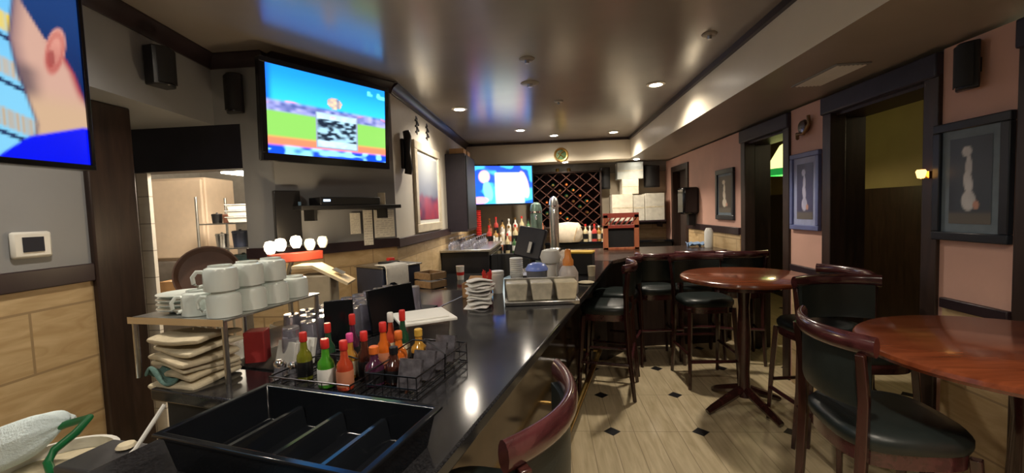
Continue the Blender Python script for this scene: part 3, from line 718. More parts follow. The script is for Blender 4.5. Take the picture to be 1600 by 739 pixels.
MB().lathe([(0, 0), (.026, 0), (.032, .08), (.03, .08), (0, .075)], n=20).build('glass', LINEN, gl)
tag(MB().lathe([(0, 0), (.05, .002), (.058, .008), (.05, .012), (0, .013)], (*bar(2.28, .05), 1.07), 24).build('coaster', LINEN), 'pale round coaster lying near the bar edge', 'coaster')

# ------------------------------------------------------------------ televisions
BEZEL = mat('tv_bezel', (.008, .008, .012), .2, var=.1)
SCR = color_material('screen_glow', 1.5, .15)
SKY_A, SKY_B = lin(30, 150, 240), lin(60, 190, 250)
def hsh(x, y):
    v = math.sin(x*127.1+y*311.7)*43758.5453; return v-math.floor(v)
def vnoise(x, y):
    xi, yi = math.floor(x), math.floor(y); a, b = x-xi, y-yi; a, b = a*a*(3-2*a), b*b*(3-2*b)
    return (hsh(xi, yi)*(1-a)+hsh(xi+1, yi)*a)*(1-b)+(hsh(xi, yi+1)*(1-a)+hsh(xi+1, yi+1)*a)*b
def baseball(u, v):
    c = mix(lin(40, 165, 240), lin(20, 120, 225), S(.55, 1., v)); c = mix(lin(20, 90, 215), c, S(0, .06, u))
    n = vnoise(u*26, v*30)
    if v < .63:                        # stands
        c = mix(c, mix(lin(35, 60, 120), lin(150, 150, 200), n), S(.63, .58, v))
    c = mix(c, lin(110, 165, 75), S(.50, .47, v)); 
    c = mix(c, lin(205, 110, 80), S(.22, .17, v)); c = mix(c, mix(lin(10, 60, 200), lin(120, 190, 245), S(.55, .8, vnoise(u*14, v*22))), S(.12, .08, v))
    # scoreboard
    if .36 < u < .72 and .12 < v < .56:
        bu, bv = (u-.36)/.36, (v-.12)/.44
        e = min(bu, 1-bu, bv, 1-bv)
        pic = mix(lin(20, 30, 45), lin(135, 170, 190), S(.3, .8, vnoise(bu*9+bv*7, bv*16-bu*4)))
        if bv > .82 or bv < .22: pic = mix(pic, lin(175, 205, 225), .7)
        c = mix(lin(120, 130, 150), pic, S(.01, .05, e))
    if (u-.52)**2/.004 + (v-.69)**2/.005 < 1: c = mix(lin(70, 90, 130), lin(210, 180, 140), vnoise(u*40, v*30))
    if u > .82 and .86 < v < .95: c = mix(c, lin(90, 205, 250), S(.4, .6, vnoise(u*30, v*30)))
    c = mix(c, lin(230, 120, 130), .6*S(.02, 0, abs(v-.56-.05*math.sin(u*9)))*S(.5, .7, vnoise(u*12, 3)))
    return c
def make_tv(label, loc, rz, w, h, fn, bez=.03, dep=.06, nx=110, ny=64, tilt=0., strength=None):
    t = thing('television', label, 'television', loc, rz)
    m = MB(); m.b2(-w/2-bez, w/2+bez, .004, dep, -bez*1.5, h+bez); m.b2(-w*.3, w*.3, dep, dep+.025, h*.2, h*.8); m.build('housing', BEZEL, t, bevel=.008)
    m = MB(); m.b2(-w/2-bez, w/2+bez, -.006, .004, h, h+bez); m.b2(-w/2-bez, w/2+bez, -.006, .004, -bez*1.5, 0); m.b2(-w/2-bez, -w/2, -.006, .004, 0, h); m.b2(w/2, w/2+bez, -.006, .004, 0, h); m.build('bezel', BEZEL, t, bevel=.002)
    picture_panel('screen', w, h, fn, SCR if strength is None else color_material('screen_glow_soft', strength, .15), t, nx, ny, y=.002)
    return t
tv2 = make_tv('flat television on the slanted grey wall showing a baseball stadium', (-1.565, 3.165, 2.04), math.atan2(.857, .516), .95, .58, baseball, .035)
tv2.rotation_euler = (R(3), 0, math.atan2(.857, .516))
m = MB(); m.tube([(0, .07, .3), (0, .20, .3)], .03, 10); m.b2(-.15, .15, .175, .19, .15, .45); m.build('wall_bracket', BLACKM, tv2)
def pw(pts, x):
    for (x0, y0), (x1, y1) in zip(pts, pts[1:]):
        if x <= x1: return y0+(y1-y0)*max(0, min(1, (x-x0)/(x1-x0)))
    return pts[-1][1]
def head(u, v):
    # a man in a blue shirt seen from behind his ear at the end of the screen; a skyline fills the rest
    sl = v + (u-.79)*.55
    c = mix(lin(130, 205, 240), lin(110, 190, 240), S(.2, .9, v))
    for v0, v1, cc in ((.59, .70, lin(240, 205, 45)), (.38, .48, lin(196, 176, 150)), (.13, .24, lin(190, 168, 140))):
        c = mix(c, cc, S(v0, v0+.02, sl)*S(v1, v1-.02, sl)*(.75+.25*math.sin(u*420)))
    for l in (.57, .355, .11): c = mix(c, lin(25, 40, 85), S(.014, .006, abs(sl-l)))
    bg = mix(lin(16, 40, 92), lin(30, 62, 118), S(.35, .85, v))
    L = pw([(0, .85), (.1, .848), (.18, .855), (.33, .832), (.41, .818), (.57, .806), (.76, .823), (1, .84)], v)
    Rr = pw([(0, 1.2), (.2, 1.02), (.38, .995), (.48, .978), (.55, .955), (.62, .90), (.76, .85), (1, .83)], v)
    c = mix(c, bg, S(L-.004, L+.008, u))
    skin = mix(lin(150, 118, 118), lin(208, 166, 148), S(L, L+.05, u)); skin = mix(skin, lin(206, 172, 140), S(.40, .25, v))
    skin = mix(skin, lin(98, 82, 88), .8*S(.50, .42, v)*S(.28, .36, v)*S(.90, .84, u))
    skin = mix(skin, lin(165, 50, 70), S(Rr-.03, Rr, u)*S(.3, .4, v)*S(.62, .55, v))
    c = mix(c, skin, S(L-.002, L+.016, u)*S(Rr+.004, Rr-.008, u))
    k = (v-.555)*.10                                       # the ear leans back
    e = ((u-.924-k)/.027)**2+((v-.565+(u-.92)*-.8)/.115)**2
    c = mix(c, mix(lin(200, 128, 116), lin(226, 160, 142), S(.5, .7, v)), S(1.25, .75, e))
    c = mix(c, lin(150, 60, 60), .75*S(1.2, .5, ((u-.915-k)/.012)**2+((v-.525)/.05)**2))
    c = mix(c, lin(176, 78, 74), .5*S(.35, .1, abs(e-.55)))
    c = mix(c, lin(2, 20, 238), S(.012, -.008, v-pw([(.70, -.1), (.771, .02), (.837, .112), (.989, .199), (1, .2)], u)))
    return c
# the near screen hangs on a long arm from the stone-tiled wall
A1 = Vector((-1.495, 1.36, 1.796)); D1 = Vector((-.02, -1, 0)).normalized()   # from its right end towards the camera
rz1 = math.atan2(-D1.y, -D1.x)
HW = .52
c1 = A1 + D1*(HW+.0)
tv1 = make_tv('large television on an arm above the thermostat showing a man in a blue shirt', (c1.x, c1.y, 1.80), rz1, 1.0, .60, head, .012, .05, 160, 90, strength=.7)
m = MB(); m.tube([(0, .07, .3), (.1, .45, .24), (0, .86, .2)], .025, 10); m.b2(-.12, .12, .85, .875, .08, .32); m.build('wall_arm', BLACKM, tv1)
def sport(u, v):
    c = mix(lin(20, 90, 235), lin(30, 70, 210), v)
    c = mix(c, lin(70, 180, 250), S(.45, .6, vnoise(u*8, v*6))*.8)
    if u < .36:
        c = mix(c, lin(230, 175, 165), S(1.2, .6, (u-.2)**2/.009+(v-.72)**2/.03)); c = mix(c, lin(120, 205, 250), S(1.2, .7, (u-.26+.1*(v-.3))**2/.006+(v-.34)**2/.07)); c = mix(c, lin(240, 160, 165), S(1.2, .6, (u-.12)**2/.02+(v-.1)**2/.01))
    bx = S(.36, .40, u)*S(.88, .84, u)*S(.84, .80, v)
    c = mix(c, mix(lin(250, 250, 235), lin(180, 235, 250), S(.35, .0, v)), bx)
    c = mix(c, lin(245, 190, 185), S(1.2, .7, (u-.86+.12*(v-.5))**2/.006+(v-.5)**2/.13))
    return c
tv3 = make_tv('far bright television under the cream soffit above the liquor bottles', (-.70, 7.22, 1.73), R(22), 1.04, .62, sport, .02, nx=80, ny=48)
m = MB(); m.tube([(0, .07, .4), (0, .2, .45), (0, .2, .665)], .03, 10); m.build('ceiling_bracket', BLACKM, tv3)

# ------------------------------------------------------------------ thermostat, speakers, pictures
th = thing('thermostat', 'white thermostat with a dark square display on the grey wall above the rail', 'thermostat', (-2.45, 1.875, 1.455), R(90))
MB().box((0, -.012, .065), (.165, .024, .125)).build('case', WHITEP, th, bevel=.012)
MB().box((0, -.026, .067), (.085, .006, .07)).build('display', mat('thermostat_display', (.012, .015, .03), .6), th.children[0])
def speaker(label, loc, rz, w=.15, h=.24, d=.13, tilt=0, curved=True):
    t = thing('wall_speaker', label, 'speaker', loc, rz, 'small wall speakers')
    if curved:
        m = MB(); pr = [(-w/2+w*i/8, -d-.04*math.sin(PI*i/8)) for i in range(9)]
        m.prism([(-w/2, -.03)] + pr + [(w/2, -.03)], 0, h); m.build('cabinet', BLACKP, t, bevel=.008)
        pr2 = [[(-w*.42+w*.84*i/8, -d-.006-.04*math.sin(PI*(.08+.84*i/8)), z) for i in range(9)] for z in (h*.07, h*.93)]
        MB().slab(pr2, .004).build('grille', BLACKM, t.children[0])
    MB().b2(-.03, .03, -.04, 0, h*.35, h*.65).build('bracket', BLACKM, t)
    return t
speaker('black wall speaker on the bulkhead nearer the big near television', (-2.245, 2.39, 2.38), R(90-7.4), .13, .22, .10)
speaker('black arch-topped speaker in the grey corner beside the baseball television', (-2.12, 2.95, 2.34), 0, .12, .27, .06)
speaker('dark speaker high on the salmon wall above the large framed picture', (2.14, 2.37, 2.12), R(-90), .12, .23, .04)
speaker('dark speaker on the far wall between the wine rack and the white boxes', (1.06, 7.95, 1.93), 0, .17, .38, .12)
speaker('dark speaker on the far wall in the corner beside the white boxes', (1.87, 7.95, 1.93), 0, .26, .38, .12)
# sculpted bracket on narrow pier
oz = thing('wall_ornament', 'small brown scrolled ornament on the narrow salmon pier above its picture', 'ornament', (2.14, 3.76, 2.12), R(-90))
MB().lathe([(0, 0), (.05, .01), (.06, .03), (.05, .05), (0, .06)], (0, 0, .08), 20, Matrix.Rotation(R(90), 4, 'X')).build('plaque', MAHOG, oz)
MB().tube([(-.09, -.03, .0), (-.04, -.06, .03), (.03, -.05, .02), (.07, -.03, .09), (.06, -.03, .16)], .014, 10).build('scroll', mat('bronze', (.22, .13, .06), .35, .8), oz)
WHITEB = lin(205, 205, 205)
def figure_print(seed, bg, fg, tint):
    def f(u, v):
        c = mix(bg, tint, .6*vnoise(u*3+seed, v*3))
        c = mix(c, lin(110, 105, 95), S(.16, .10, v)*.8)
        k = 0
        k = max(k, S(1.2, .7, (u-.42)**2/.015+(v-.84)**2/.004)); k = max(k, S(1.2, .7, (u-.47)**2/.006+(v-.66)**2/.02))
        k = max(k, S(1.2, .7, (u-.48-.2*(.4-v))**2/.012+(v-.48)**2/.02)); k = max(k, S(1.2, .75, (u-.48)**2/.03+(v-.27)**2/.014))
        c = mix(c, mix(fg, tint, .25*vnoise(u*9, v*9+seed)), k)
        c = mix(c, lin(200, 150, 130), S(1.2, .6, (u-.66)**2/.006+(v-.22)**2/.003))
        return c
    return f
PRINT = color_material('picture_print', 0, .35)
GLOSSGLASS = mat('picture_glass', (1, 1, 1), .03, var=0, trans=1., ior=1.3)
def framed(label, loc, rz, w, h, fw, fm, mm, mw, fn, cat='picture'):
    t = thing('framed_picture', label, cat, loc, rz)
    m = MB(); D = .03
    m.b2(-w/2, w/2, -D, 0, h-fw, h); m.b2(-w/2, w/2, -D, 0, 0, fw); m.b2(-w/2, -w/2+fw, -D, 0, fw, h-fw); m.b2(w/2-fw, w/2, -D, 0, fw, h-fw); m.build('frame', fm, t, bevel=.005)
    MB().b2(-w/2+fw, w/2-fw, -.014, -.004, fw, h-fw).build('mount', mm, t)
    pw, ph = w-2*fw-2*mw, h-2*fw-2*mw
    picture_panel('print', pw, ph, fn, PRINT, t, 30, 44, y=-.016, loc=(0, 0, fw+mw))
    return t
BLUEF = mat('dark_blue_frame', (.018, .024, .034), .3); MOUNTB = mat('slate_mount', (.16, .21, .25), .6); MOUNTL = mat('light_blue_mount', (.32, .36, .55), .5)
framed('large dark-framed picture of a pale figure on the wide salmon wall nearest the camera', (2.14, 2.37, 1.365), R(-90), .40, .615, .045, BLUEF, MOUNTB, .045, figure_print(1, lin(50, 58, 68), lin(215, 215, 215), lin(75, 90, 100)))
framed('blue-framed picture of a pale figure on the narrow salmon pier', (2.14, 3.77, 1.36), R(-90), .40, .635, .04, mat('blue_frame', (.12, .15, .33), .3), MOUNTL, .05, figure_print(4, lin(50, 52, 80), lin(200, 200, 225), lin(90, 90, 130)))
framed('dark-framed picture of a white figure on the far salmon wall', (2.14, 5.38, 1.41), R(-90), .52, .60, .055, BLUEF, MOUNTB, .03, figure_print(9, lin(55, 50, 48), lin(235, 225, 205), lin(90, 70, 60)))
def landscape(u, v):
    c = mix(lin(110, 120, 150), lin(175, 180, 180), S(.3, .9, v)); c = mix(c, lin(160, 165, 170), vnoise(u*4, v*7)*.5)
    c = mix(c, mix(lin(85, 50, 95), lin(190, 70, 90), vnoise(u*6, v*9)), S(.46, .36, v+.06*vnoise(u*8, 1))); return c
framed('tall cream-framed landscape print over the rail on the warm grey wall', (-1.33, 4.87, 1.41), R(90), 1.05, .95, .09, mat('cream_frame', (.62, .55, .42), .4), PAPER, .04, landscape)
# dark moulding strip beside it, wall phone, two little vents
ph = thing('wall_phone', 'black wall telephone receiver hung between the slanted wall and the landscape', 'telephone', (-1.33, 4.03, 1.98), R(90))
MB().b2(-.04, .04, -.03, 0, .05, .33).build('cradle', BLACKP, ph, bevel=.008)
MB().tube([(0, -.05, .0), (0, -.06, .05), (0, -.055, .2), (0, -.06, .35), (0, -.05, .40)], [.034, .038, .024, .038, .034], 12).build('handset', BLACKP, ph)
for k, (y, s_) in enumerate(((4.55, 1), (4.95, .9))):
    v_ = thing('wall_plaque', ('larger' if k == 0 else 'smaller')+' dark plaque of raised strokes just under the crown moulding', 'plaque', (-1.33, y, 2.44), R(90), 'dark wall plaques')
    m = MB()
    for i in range(5): m.box((((i % 2)-.5)*.05, -.006, .03+.03*i), (.07, .012, .018), ry=R(25 if i % 2 else -25))
    m.build('strokes', BLACKM, v_)
    MB().b2(-.02, .02, -.004, 0, .0, .19).build('backing', TRIM_DARK, v_)
# tall dark cabinet on the left wall with boards on its side and boxes on top
cab = thing('wall_cabinet', 'tall black cabinet projecting from the wall beyond the landscape picture', 'cabinet', (-1.33, 5.8, 1.345))
MB().b2(0, .27, 0, .75, 0, 1.05).build('body', mat('purple_black_cabinet', (.022, .016, .024), .5), cab, bevel=.006)
MB().b2(.27, .285, .03, .72, .03, 1.02).build('door', BLACKM, cab, bevel=.004)
for k in range(2):
    o = MB().b2(-.1, .1, -.1, .1, 0, .08).build('carton', CARD, bevel=.003); o.location = (-1.19, 6.0+.3*k, 2.396); tag(o, ('tan carton on top of the tall black cabinet, front one', 'tan carton on top of the tall black cabinet, rear one')[k], 'box', 'cartons on the cabinet')
def menu(u, v):
    r_ = math.floor(v*9); n = vnoise(u*16, r_*5.3); e = abs((v*9) % 1-.5)
    return mix(lin(35, 35, 60), lin(150, 150, 180), S(.4, .7, n)*S(.32, .2, e)*S(.04, .1, min(u, 1-u)))
mb_ = thing('menu_board', 'dark menu board with rows of pale writing beside the far television', 'board', (-1.33, 7.0, 1.55), R(90))
MB().b2(-.4, .4, -.02, 0, 0, .75).build('frame', BLACKM, mb_, bevel=.004)
picture_panel('writing', .74, .69, menu, PRINT, mb_, 60, 60, y=-.023, loc=(0, 0, .03))

# ------------------------------------------------------------------ things on and against the slanted wall
DDIR = (DB-DA).normalized(); DN = Vector((DDIR.y, -DDIR.x, 0)); drz = math.atan2(DDIR.y, DDIR.x)
def dg(a, out, z): v = DA + DDIR*a + DN*out; return (v.x, v.y, z)
ws = thing('wall_shelf', 'black wall shelf below the baseball television', 'shelf', dg(.50, 0, 1.66), drz)
MB().b2(-.42, .42, -.2, 0, 0, .03).build('board', BLACKM, ws, bevel=.004)
for x in (-.3, .3): MB().prism([(x-.01, -.16), (x+.01, -.16), (x+.01, 0), (x-.01, 0)], -.08, 0).build('bracket', BLACKM, ws)
dv = thing('media_box', 'black media player with a blue light on the wall shelf', 'electronics', dg(.47, .11, 1.69), drz)
MB().box((0, 0, .03), (.5, .17, .06)).build('case', BLACKP, dv, bevel=.006)
MB().box((-.2, -.087, .035), (.05, .006, .016)).build('indicator_light', mat('blue_led', (.4, .6, .9), .3, emit=(.45, .7, 1), estr=1.5), dv.children[0])
tag(MB().lathe([(0, 0), (.03, 0), (.03, .10), (0, .10)], dg(.80, .1, 1.69), 16).build('tin_can', LINEN), 'pale tin on the wall shelf beside the media player', 'can')
bx = thing('black_monitor', 'black upright panel mounted between the grey column and the wall shelf', 'monitor', dg(.05, 0, 1.42), drz)
MB().b2(-.09, .09, -.07, -.03, 0, .38).build('panel', BLACKP, bx, bevel=.006)
MB().b2(-.03, .05, -.03, .005, .12, .26).build('mount', BLACKM, bx)
MB().b2(.07, .09, -.074, -.068, .24, .30).build('label', mat('pale_blue_label', (.3, .5, .7), .5), bx)
def sheet(u, v):
    r_ = math.floor(v*14); e = abs((v*14) % 1-.5); return mix(lin(238, 235, 222), lin(195, 192, 184), S(.25, .1, e)*S(.3, .5, vnoise(u*14, r_*3.1))*S(.03, .08, min(u, 1-u)))
for k, (a, z, w, h, lab) in enumerate(((.86, 1.415, .20, .235, 'wide sheet of printed paper pinned nearest the corner of the slanted wall'), (.70, 1.36, .085, .29, 'narrow long order slip hanging beside the wide sheet'), (.585, 1.46, .09, .17, 'short order slip pinned below the wall shelf'))):
    p_ = thing('paper_sheet', lab, 'paper', dg(a, .035, z), drz, 'papers on the slanted wall'); MB().b2(-w/2, w/2, .0, .002, 0, h).build('backing', PAPER, p_)
    picture_panel('print', w, h, sheet, PRINT, p_, 24, 40, y=-.002)
# back counter against the slanted wall
bc = thing('back_counter', 'low back counter with a steel top along the slanted tiled wall', 'counter', dg(.5, 0, 0), drz)
MB().b2(-.58, .42, -.58, -.01, .84, .88).build('countertop', STEEL, bc, bevel=.005)
MB().b2(-.56, .40, -.55, -.02, 0, .84).build('cabinet', BLACKM, bc)
mc = thing('ice_machine', 'navy boxy machine on the back counter under the order slips', 'machine', dg(.72, .26, .88), drz)
MB().box((0, 0, .16), (.36, .36, .32)).build('body', NAVY, mc, bevel=.01)
MB().box((0, 0, .325), (.38, .38, .012)).build('top', STEEL, mc, bevel=.003)
MB().box((-.08, -.19, .12), (.16, .02, .14)).build('hatch', BLACKP, mc, bevel=.004)
P = []
for i in range(7):
    x = -.17+.2*i/6; P.append([(x, y-.004*math.sin(x*30+z*20)**2, z+.003*math.sin(x*25)) for y, z in ((-.06, .338), (-.14, .339), (-.19, .337), (-.206, .32), (-.21, .26), (-.209, .19+.03*math.sin(i)))])
o = MB().slab(P, .007).build('service_cloth', PAPER); o.location = dg(.72, .26, .88); o.rotation_euler = (0, 0, drz)
tag(o, 'white cloth hanging over the front of the navy machine', 'cloth')
tag(MB().box(dg(.72, .27, 1.222), (.14, .10, .02), rz=drz).build('black_folder', BLACKM, bevel=.004), 'black folder lying on the navy machine', 'folder')
tag(MB().box(dg(.80, .18, 1.23), (.05, .05, .04), rz=drz).build('red_box', RED, bevel=.004), 'little red box on the navy machine by the wall', 'box')
cr = thing('wine_crate', 'brown wooden crate standing beside the navy machine at the tiled corner', 'crate', dg(.88, .58, .88), drz)
m = MB(); m.b2(-.08, .08, -.1, .1, 0, .02)
for k in range(4): m.b2(-.08, -.07, -.1, .1, .02+.065*k, .07+.065*k); m.b2(.07, .08, -.1, .1, .02+.065*k, .07+.065*k); m.b2(-.08, .08, -.1, -.09, .02+.065*k, .07+.065*k); m.b2(-.08, .08, .09, .1, .02+.065*k, .07+.065*k)
m.build('slats', wood('crate_wood', (.20, .12, .06), (.32, .2, .1), .6), cr)
MB().b2(-.065, .065, -.085, .085, .02, .2).build('filler', BLACKM, cr)
# heat lamp station: warm glowing lamps on a red bar above a cream hood
hl = thing('heat_lamp', 'warm lit heat lamps on a red bar behind the stacked mugs', 'lamp', dg(.04, .34, .88), drz)
MB().box((-.08, .04, .02), (.3, .14, .04)).build('base', STEEL, hl, bevel=.005)
MB().tube([(-.1, .08, .04), (-.1, .08, .36), (-.1, .02, .45)], .015, 10).build('stem', STEEL, hl)
MB().box((-.08, 0, .47), (.34, .06, .06)).build('bar', mat('dark_red_enamel', (.25, .035, .02), .45), hl, bevel=.006)
BULB = mat('warm_bulb', (1, .9, .75), .3, emit=(1, .8, .55), estr=4)
for k, x in enumerate((-.24, -.17, -.08, .02, .10)):
    MB().lathe([(0, -.0), (.02, .0), (.033, .025), (.036, .05), (.026, .075), (0, .082)], (x, -.01+.02*(k % 2), .505+.012*(k % 3)), 18).build('bulb', BULB if k in (0, 1, 2) else CERAMIC, hl)
tl = thing('receipt_terminal', 'tan terminal with a sloping cream hood below the heat lamps', 'machine', dg(.02, .50, .88), R(10))
MB().box((0, 0, .18), (.20, .18, .36)).build('body', mat('tan_plastic', (.42, .36, .26), .45), tl, bevel=.01)
P = [[(-.13+.34*u/8, -.09+.18*j/3, .405+(.02 if u < 3 else .02-.024*(u-3))) for j in range(4)] for u in range(9)]
MB().slab(P, .018).build('hood', mat('cream_plastic', (.78, .66, .45), .35), tl)
MB().box((.13, -.0, .372), (.07, .08, .006), ry=R(29)).build('display', STEEL, tl)

# ------------------------------------------------------------------ kitchen
fr = thing('refrigerator', 'tall beige enamel refrigerator in the lit kitchen behind the passage', 'refrigerator', (-4.14, 4.6, 0), R(4))
MB().b2(-.36, .34, 0, .5, .08, 2.10).build('cabinet', BEIGEM, fr, bevel=.015)
MB().b2(-.35, .33, -.05, -.004, 1.2, 2.08).build('door', BEIGEM, fr, bevel=.015)
MB().b2(-.35, .33, -.05, -.004, .12, 1.17).build('door', mat('grey_enamel', (.25, .22, .2), .4), fr, bevel=.015)
MB().b2(-.30, -.27, -.09, -.05, 1.25, 1.5).build('handle', STEEL, [c for c in fr.children if c.name.startswith('door')][0], bevel=.006)
MB().b2(-.36, .34, .0, .5, .0, .08).build('plinth', BLACKM, fr)
rk = thing('kitchen_rack', 'steel kitchen rack with stacked shelves beyond the passage, beside the refrigerator', 'rack', (-3.18, 4.3, 0))
for x in (-.30, .30):
    for y in (-.2, .2): MB().tube([(x, y, 0), (x, y, 1.85)], .012, 10).build('post', STEEL, rk)
for z in (.75, 1.05, 1.33, 1.58): MB().b2(-.30, .30, -.2, .2, z-.012, z).build('shelf_board', STEEL, rk)
for k in range(3):
    o = MB(); o.box((0, 0, .028), (.30, .24, .05), taper=.92); o.box((0, 0, .056), (.335, .26, .008)); o = o.build('bus_tub', WHITEP, bevel=.006); o.location = (-3.05, 4.26, 1.581+.062*k); o.rotation_euler = (0, 0, .06*k)
    tag(o, ('bottom', 'middle', 'top')[k]+' white plastic tub in the stack on the kitchen rack', 'tub', 'white kitchen tubs')
kit = [(-3.29, 1.58, .05, .09, mat('salmon_pot', (.5, .22, .15), .4), 'reddish pot on the top shelf of the kitchen rack', 'cooking_pot'), (-3.41, 1.58, .05, .10, BLACKP, 'black pot on the top shelf of the kitchen rack', 'cooking_pot'),
       (-3.17, 1.33, .075, .18, NAVY, 'dark blue bin on the upper middle shelf of the kitchen rack', 'storage_bin'), (-2.98, 1.33, .075, .17, mat('pale_yellow_plastic', (.7, .68, .4), .4), 'pale yellow jug on the upper middle shelf of the kitchen rack', 'storage_jug'),
       (-3.37, 1.33, .06, .15, STEEL, 'steel pot on the upper middle shelf of the kitchen rack', 'cooking_pot'), (-3.15, 1.05, .09, .22, mat('teal_plastic', (.05, .1, .11), .4), 'teal bin on the lower middle shelf of the kitchen rack', 'storage_bin'),
       (-2.97, 1.05, .07, .16, CARD, 'brown tub on the lower middle shelf of the kitchen rack', 'storage_tub'), (-3.36, 1.05, .08, .15, WHITEP, 'white tub on the lower middle shelf of the kitchen rack', 'storage_tub'),
       (-3.3, .75, .09, .18, LINEN, 'cream tub on the lowest shelf of the kitchen rack', 'storage_tub'), (-3.03, .75, .09, .2, BLACKP, 'black tub on the lowest shelf of the kitchen rack', 'storage_tub')]
for x, z, r, h, m_, lab, nm in kit:
    t = thing(nm, lab, nm.split('_')[-1], (x, 4.28, z+.001)); h = h*.88
    MB().lathe([(0, 0), (r*.88, 0), (r, h*.9), (r*1.05, h*.92), (r*1.05, h), (r*.93, h), (r*.83, .012), (0, .012)], n=24).build('body', m_, t)
    MB().lathe([(r*1.0, h), (r*.98, h+.008), (r*.2, h+.012), (r*.16, h+.022), (0, h+.024)], n=24).build('lid', m_, t)
kl = thing('kitchen_light', 'white lit ceiling panel in the kitchen seen under the lintel', 'lamp', (-3.02, 4.2, 2.06))
MB().b2(-.10, .10, -.2, .2, 0, .03).build('diffuser', mat('kitchen_diffuser', (1, .95, .85), .4, emit=(1, .86, .66), estr=9), kl, bevel=.006)
MB().b2(-.11, .11, -.21, .21, .03, .06).build('frame', STEEL, kl)
for x in (-.08, .08): MB().tube([(x, 0, .06), (x, 0, .69)], .006, 8).build('hanger', STEEL, kl)
MB().b2(-3.6, -2.2, 3.6, 4.2, .86, .9).build('tmp', STEEL) if 0 else None
kt = thing('prep_table', 'steel kitchen prep table behind the napkins and plates', 'table', (-3.05, 3.62, 0))
MB().b2(-.35, .35, -.3, .3, .86, .9).build('tabletop', STEEL, kt, bevel=.005)
for x in (-.32, .32):
    for y in (-.27, .27): MB().tube([(x, y, 0), (x, y, .86)], .018, 10).build('leg', STEEL, kt)
for k, (x, y, c, w, h, lab) in enumerate(((-3.22, 3.55, CARD, .2, .20, 'tan box on the kitchen prep table'), (-2.95, 3.5, WHITEP, .2, .24, 'white box on the kitchen prep table'), (-3.05, 3.78, mat('pink_carton', (.6, .3, .22), .7), .18, .30, 'pinkish box at the rear of the kitchen prep table'))):
    t = thing('carton', lab, 'box', (x, y, .9), .2*k); MB().b2(-w/2, w/2, -w/2, w/2, 0, h).build('box', c, t, bevel=.004); MB().b2(-.015, .015, -w/2-.001, w/2+.001, h-.0, h+.002).build('tape', LINEN, t)

# ------------------------------------------------------------------ back bar along the left wall
co = thing('bar_cooler', 'black back-bar cooler against the wall below the tall cabinet', 'cooler', (-1.02, 6.05, 0))
MB().b2(-.3, .3, -.72, .72, .06, 1.11).build('cabinet', BLACKP, co, bevel=.01)
MB().b2(-.31, .32, -.74, .74, 1.11, 1.14).build('top', STEEL, co, bevel=.004)
for k in range(2): MB().b2(.3, .325, -.68+.7*k, -.02+.7*k, .12, 1.06).build('door', BLACKG, co, bevel=.006)
MB().b2(-.29, .29, -.7, .7, 0, .06).build('plinth', BLACKM, co)
def make_wineglass(label):
    t = thing('stem_glass', label, 'glass', (0, 0, 0), 0, 'stem glasses on the cooler')
    MB().lathe([(.033, 0), (.038, .02), (.036, .06), (.02, .085), (.005, .095), (.004, .135), (.03, .142), (.032, .145), (0, .146), (0, .1), (.018, .088), (.034, .06), (.036, .02), (.031, 0)], n=18).build('glass_body', GLASS, t)
    return t
wg = None
for r_ in range(3):
    for c in range(6):
        lab = 'upside-down stem glass on the cooler top, %s along in the %s row from the wall' % (ORD[c], ORD[r_]); p = (-1.22+.16*r_, 5.45+.17*c, 1.14)
        if wg is None: wg = make_wineglass(lab); wg.location = p
        else: dup(wg, p, 0, lab, 'stem glasses on the cooler')
# near low cooler with cups (in front of the glasses)
lc = thing('sink_unit', 'black sink unit with padded rim behind the bar at the tiled corner', 'sink', (-.98, 4.55, 0))
MB().b2(-.32, .36, -.6, .55, 0, .80).build('cabinet', BLACKM, lc, bevel=.01)
MB().b2(-.33, .38, -.62, .57, .80, .86).build('rim', mat('dark_rim', (.05, .04, .05), .4), lc, bevel=.02)
MB().b2(-.33, .38, -.62, .57, .86, .875).build('worktop', BLACKG, lc, bevel=.004)
cupw = thing('paper_cup', 'white paper cup with a red stripe on the black sink unit', 'cup', (-.95, 4.65, .875))
MB().lathe([(0, 0), (.035, 0), (.045, .15), (.042, .15), (.033, .006), (0, .006)], n=22).build('cup', WHITEP, cupw)
MB().lathe([(.0395, .05), (.0415, .085)], n=22).build('stripe', RED, cupw.children[0])
# liquor steps
ls = thing('liquor_shelf', 'stepped black liquor shelf beneath the far television', 'shelf', (-.52, 7.0, 0))
for k in range(3): MB().b2(-.48, .48, -.1+.18*k-.09, -.1+.18*k+.09, 0, .93+.13*k).build('step', BLACKM, ls, bevel=.006)
LQ = [(.35, .22, .08), (.5, .42, .25), (.12, .05, .02), (.55, .5, .42), (.05, .12, .05), (.45, .06, .05), (.6, .56, .5), (.3, .16, .04)]
LQM = [bottle_mat('liquor_%d' % i, c) for i, c in enumerate(LQ)]
LQN = ['amber', 'honey', 'dark brown', 'clear pale', 'green', 'red', 'frosted white', 'tawny']
def liquor(x, y, z, k, label, h=.29, grp='liquor bottles on the steps'):
    t = thing('liquor_bottle', label, 'bottle', (x, y, z), 0, grp); r = .037+.004*(k % 3); h = h*(.92+.06*((k*7) % 4))
    MB().lathe([(0, 0), (r, 0), (r, h*.55), (r*.85, h*.64), (r*.36, h*.72), (r*.33, h*.9), (0, h*.9)], n=18).build('bottle_body', LQM[k % 8], t)
    MB().lathe([(r*.4, h*.88), (r*.4, h), (0, h)], n=14).build('cap', [BLACKP, RED, BRASS, WHITEP][k % 4], t)
    MB().lathe([(r*1.02, h*.15), (r*1.02, h*.45)], n=18).build('label', [PAPER, LINEN, LABELM['rust'], BLACKP][(k*3) % 4], t.children[0])
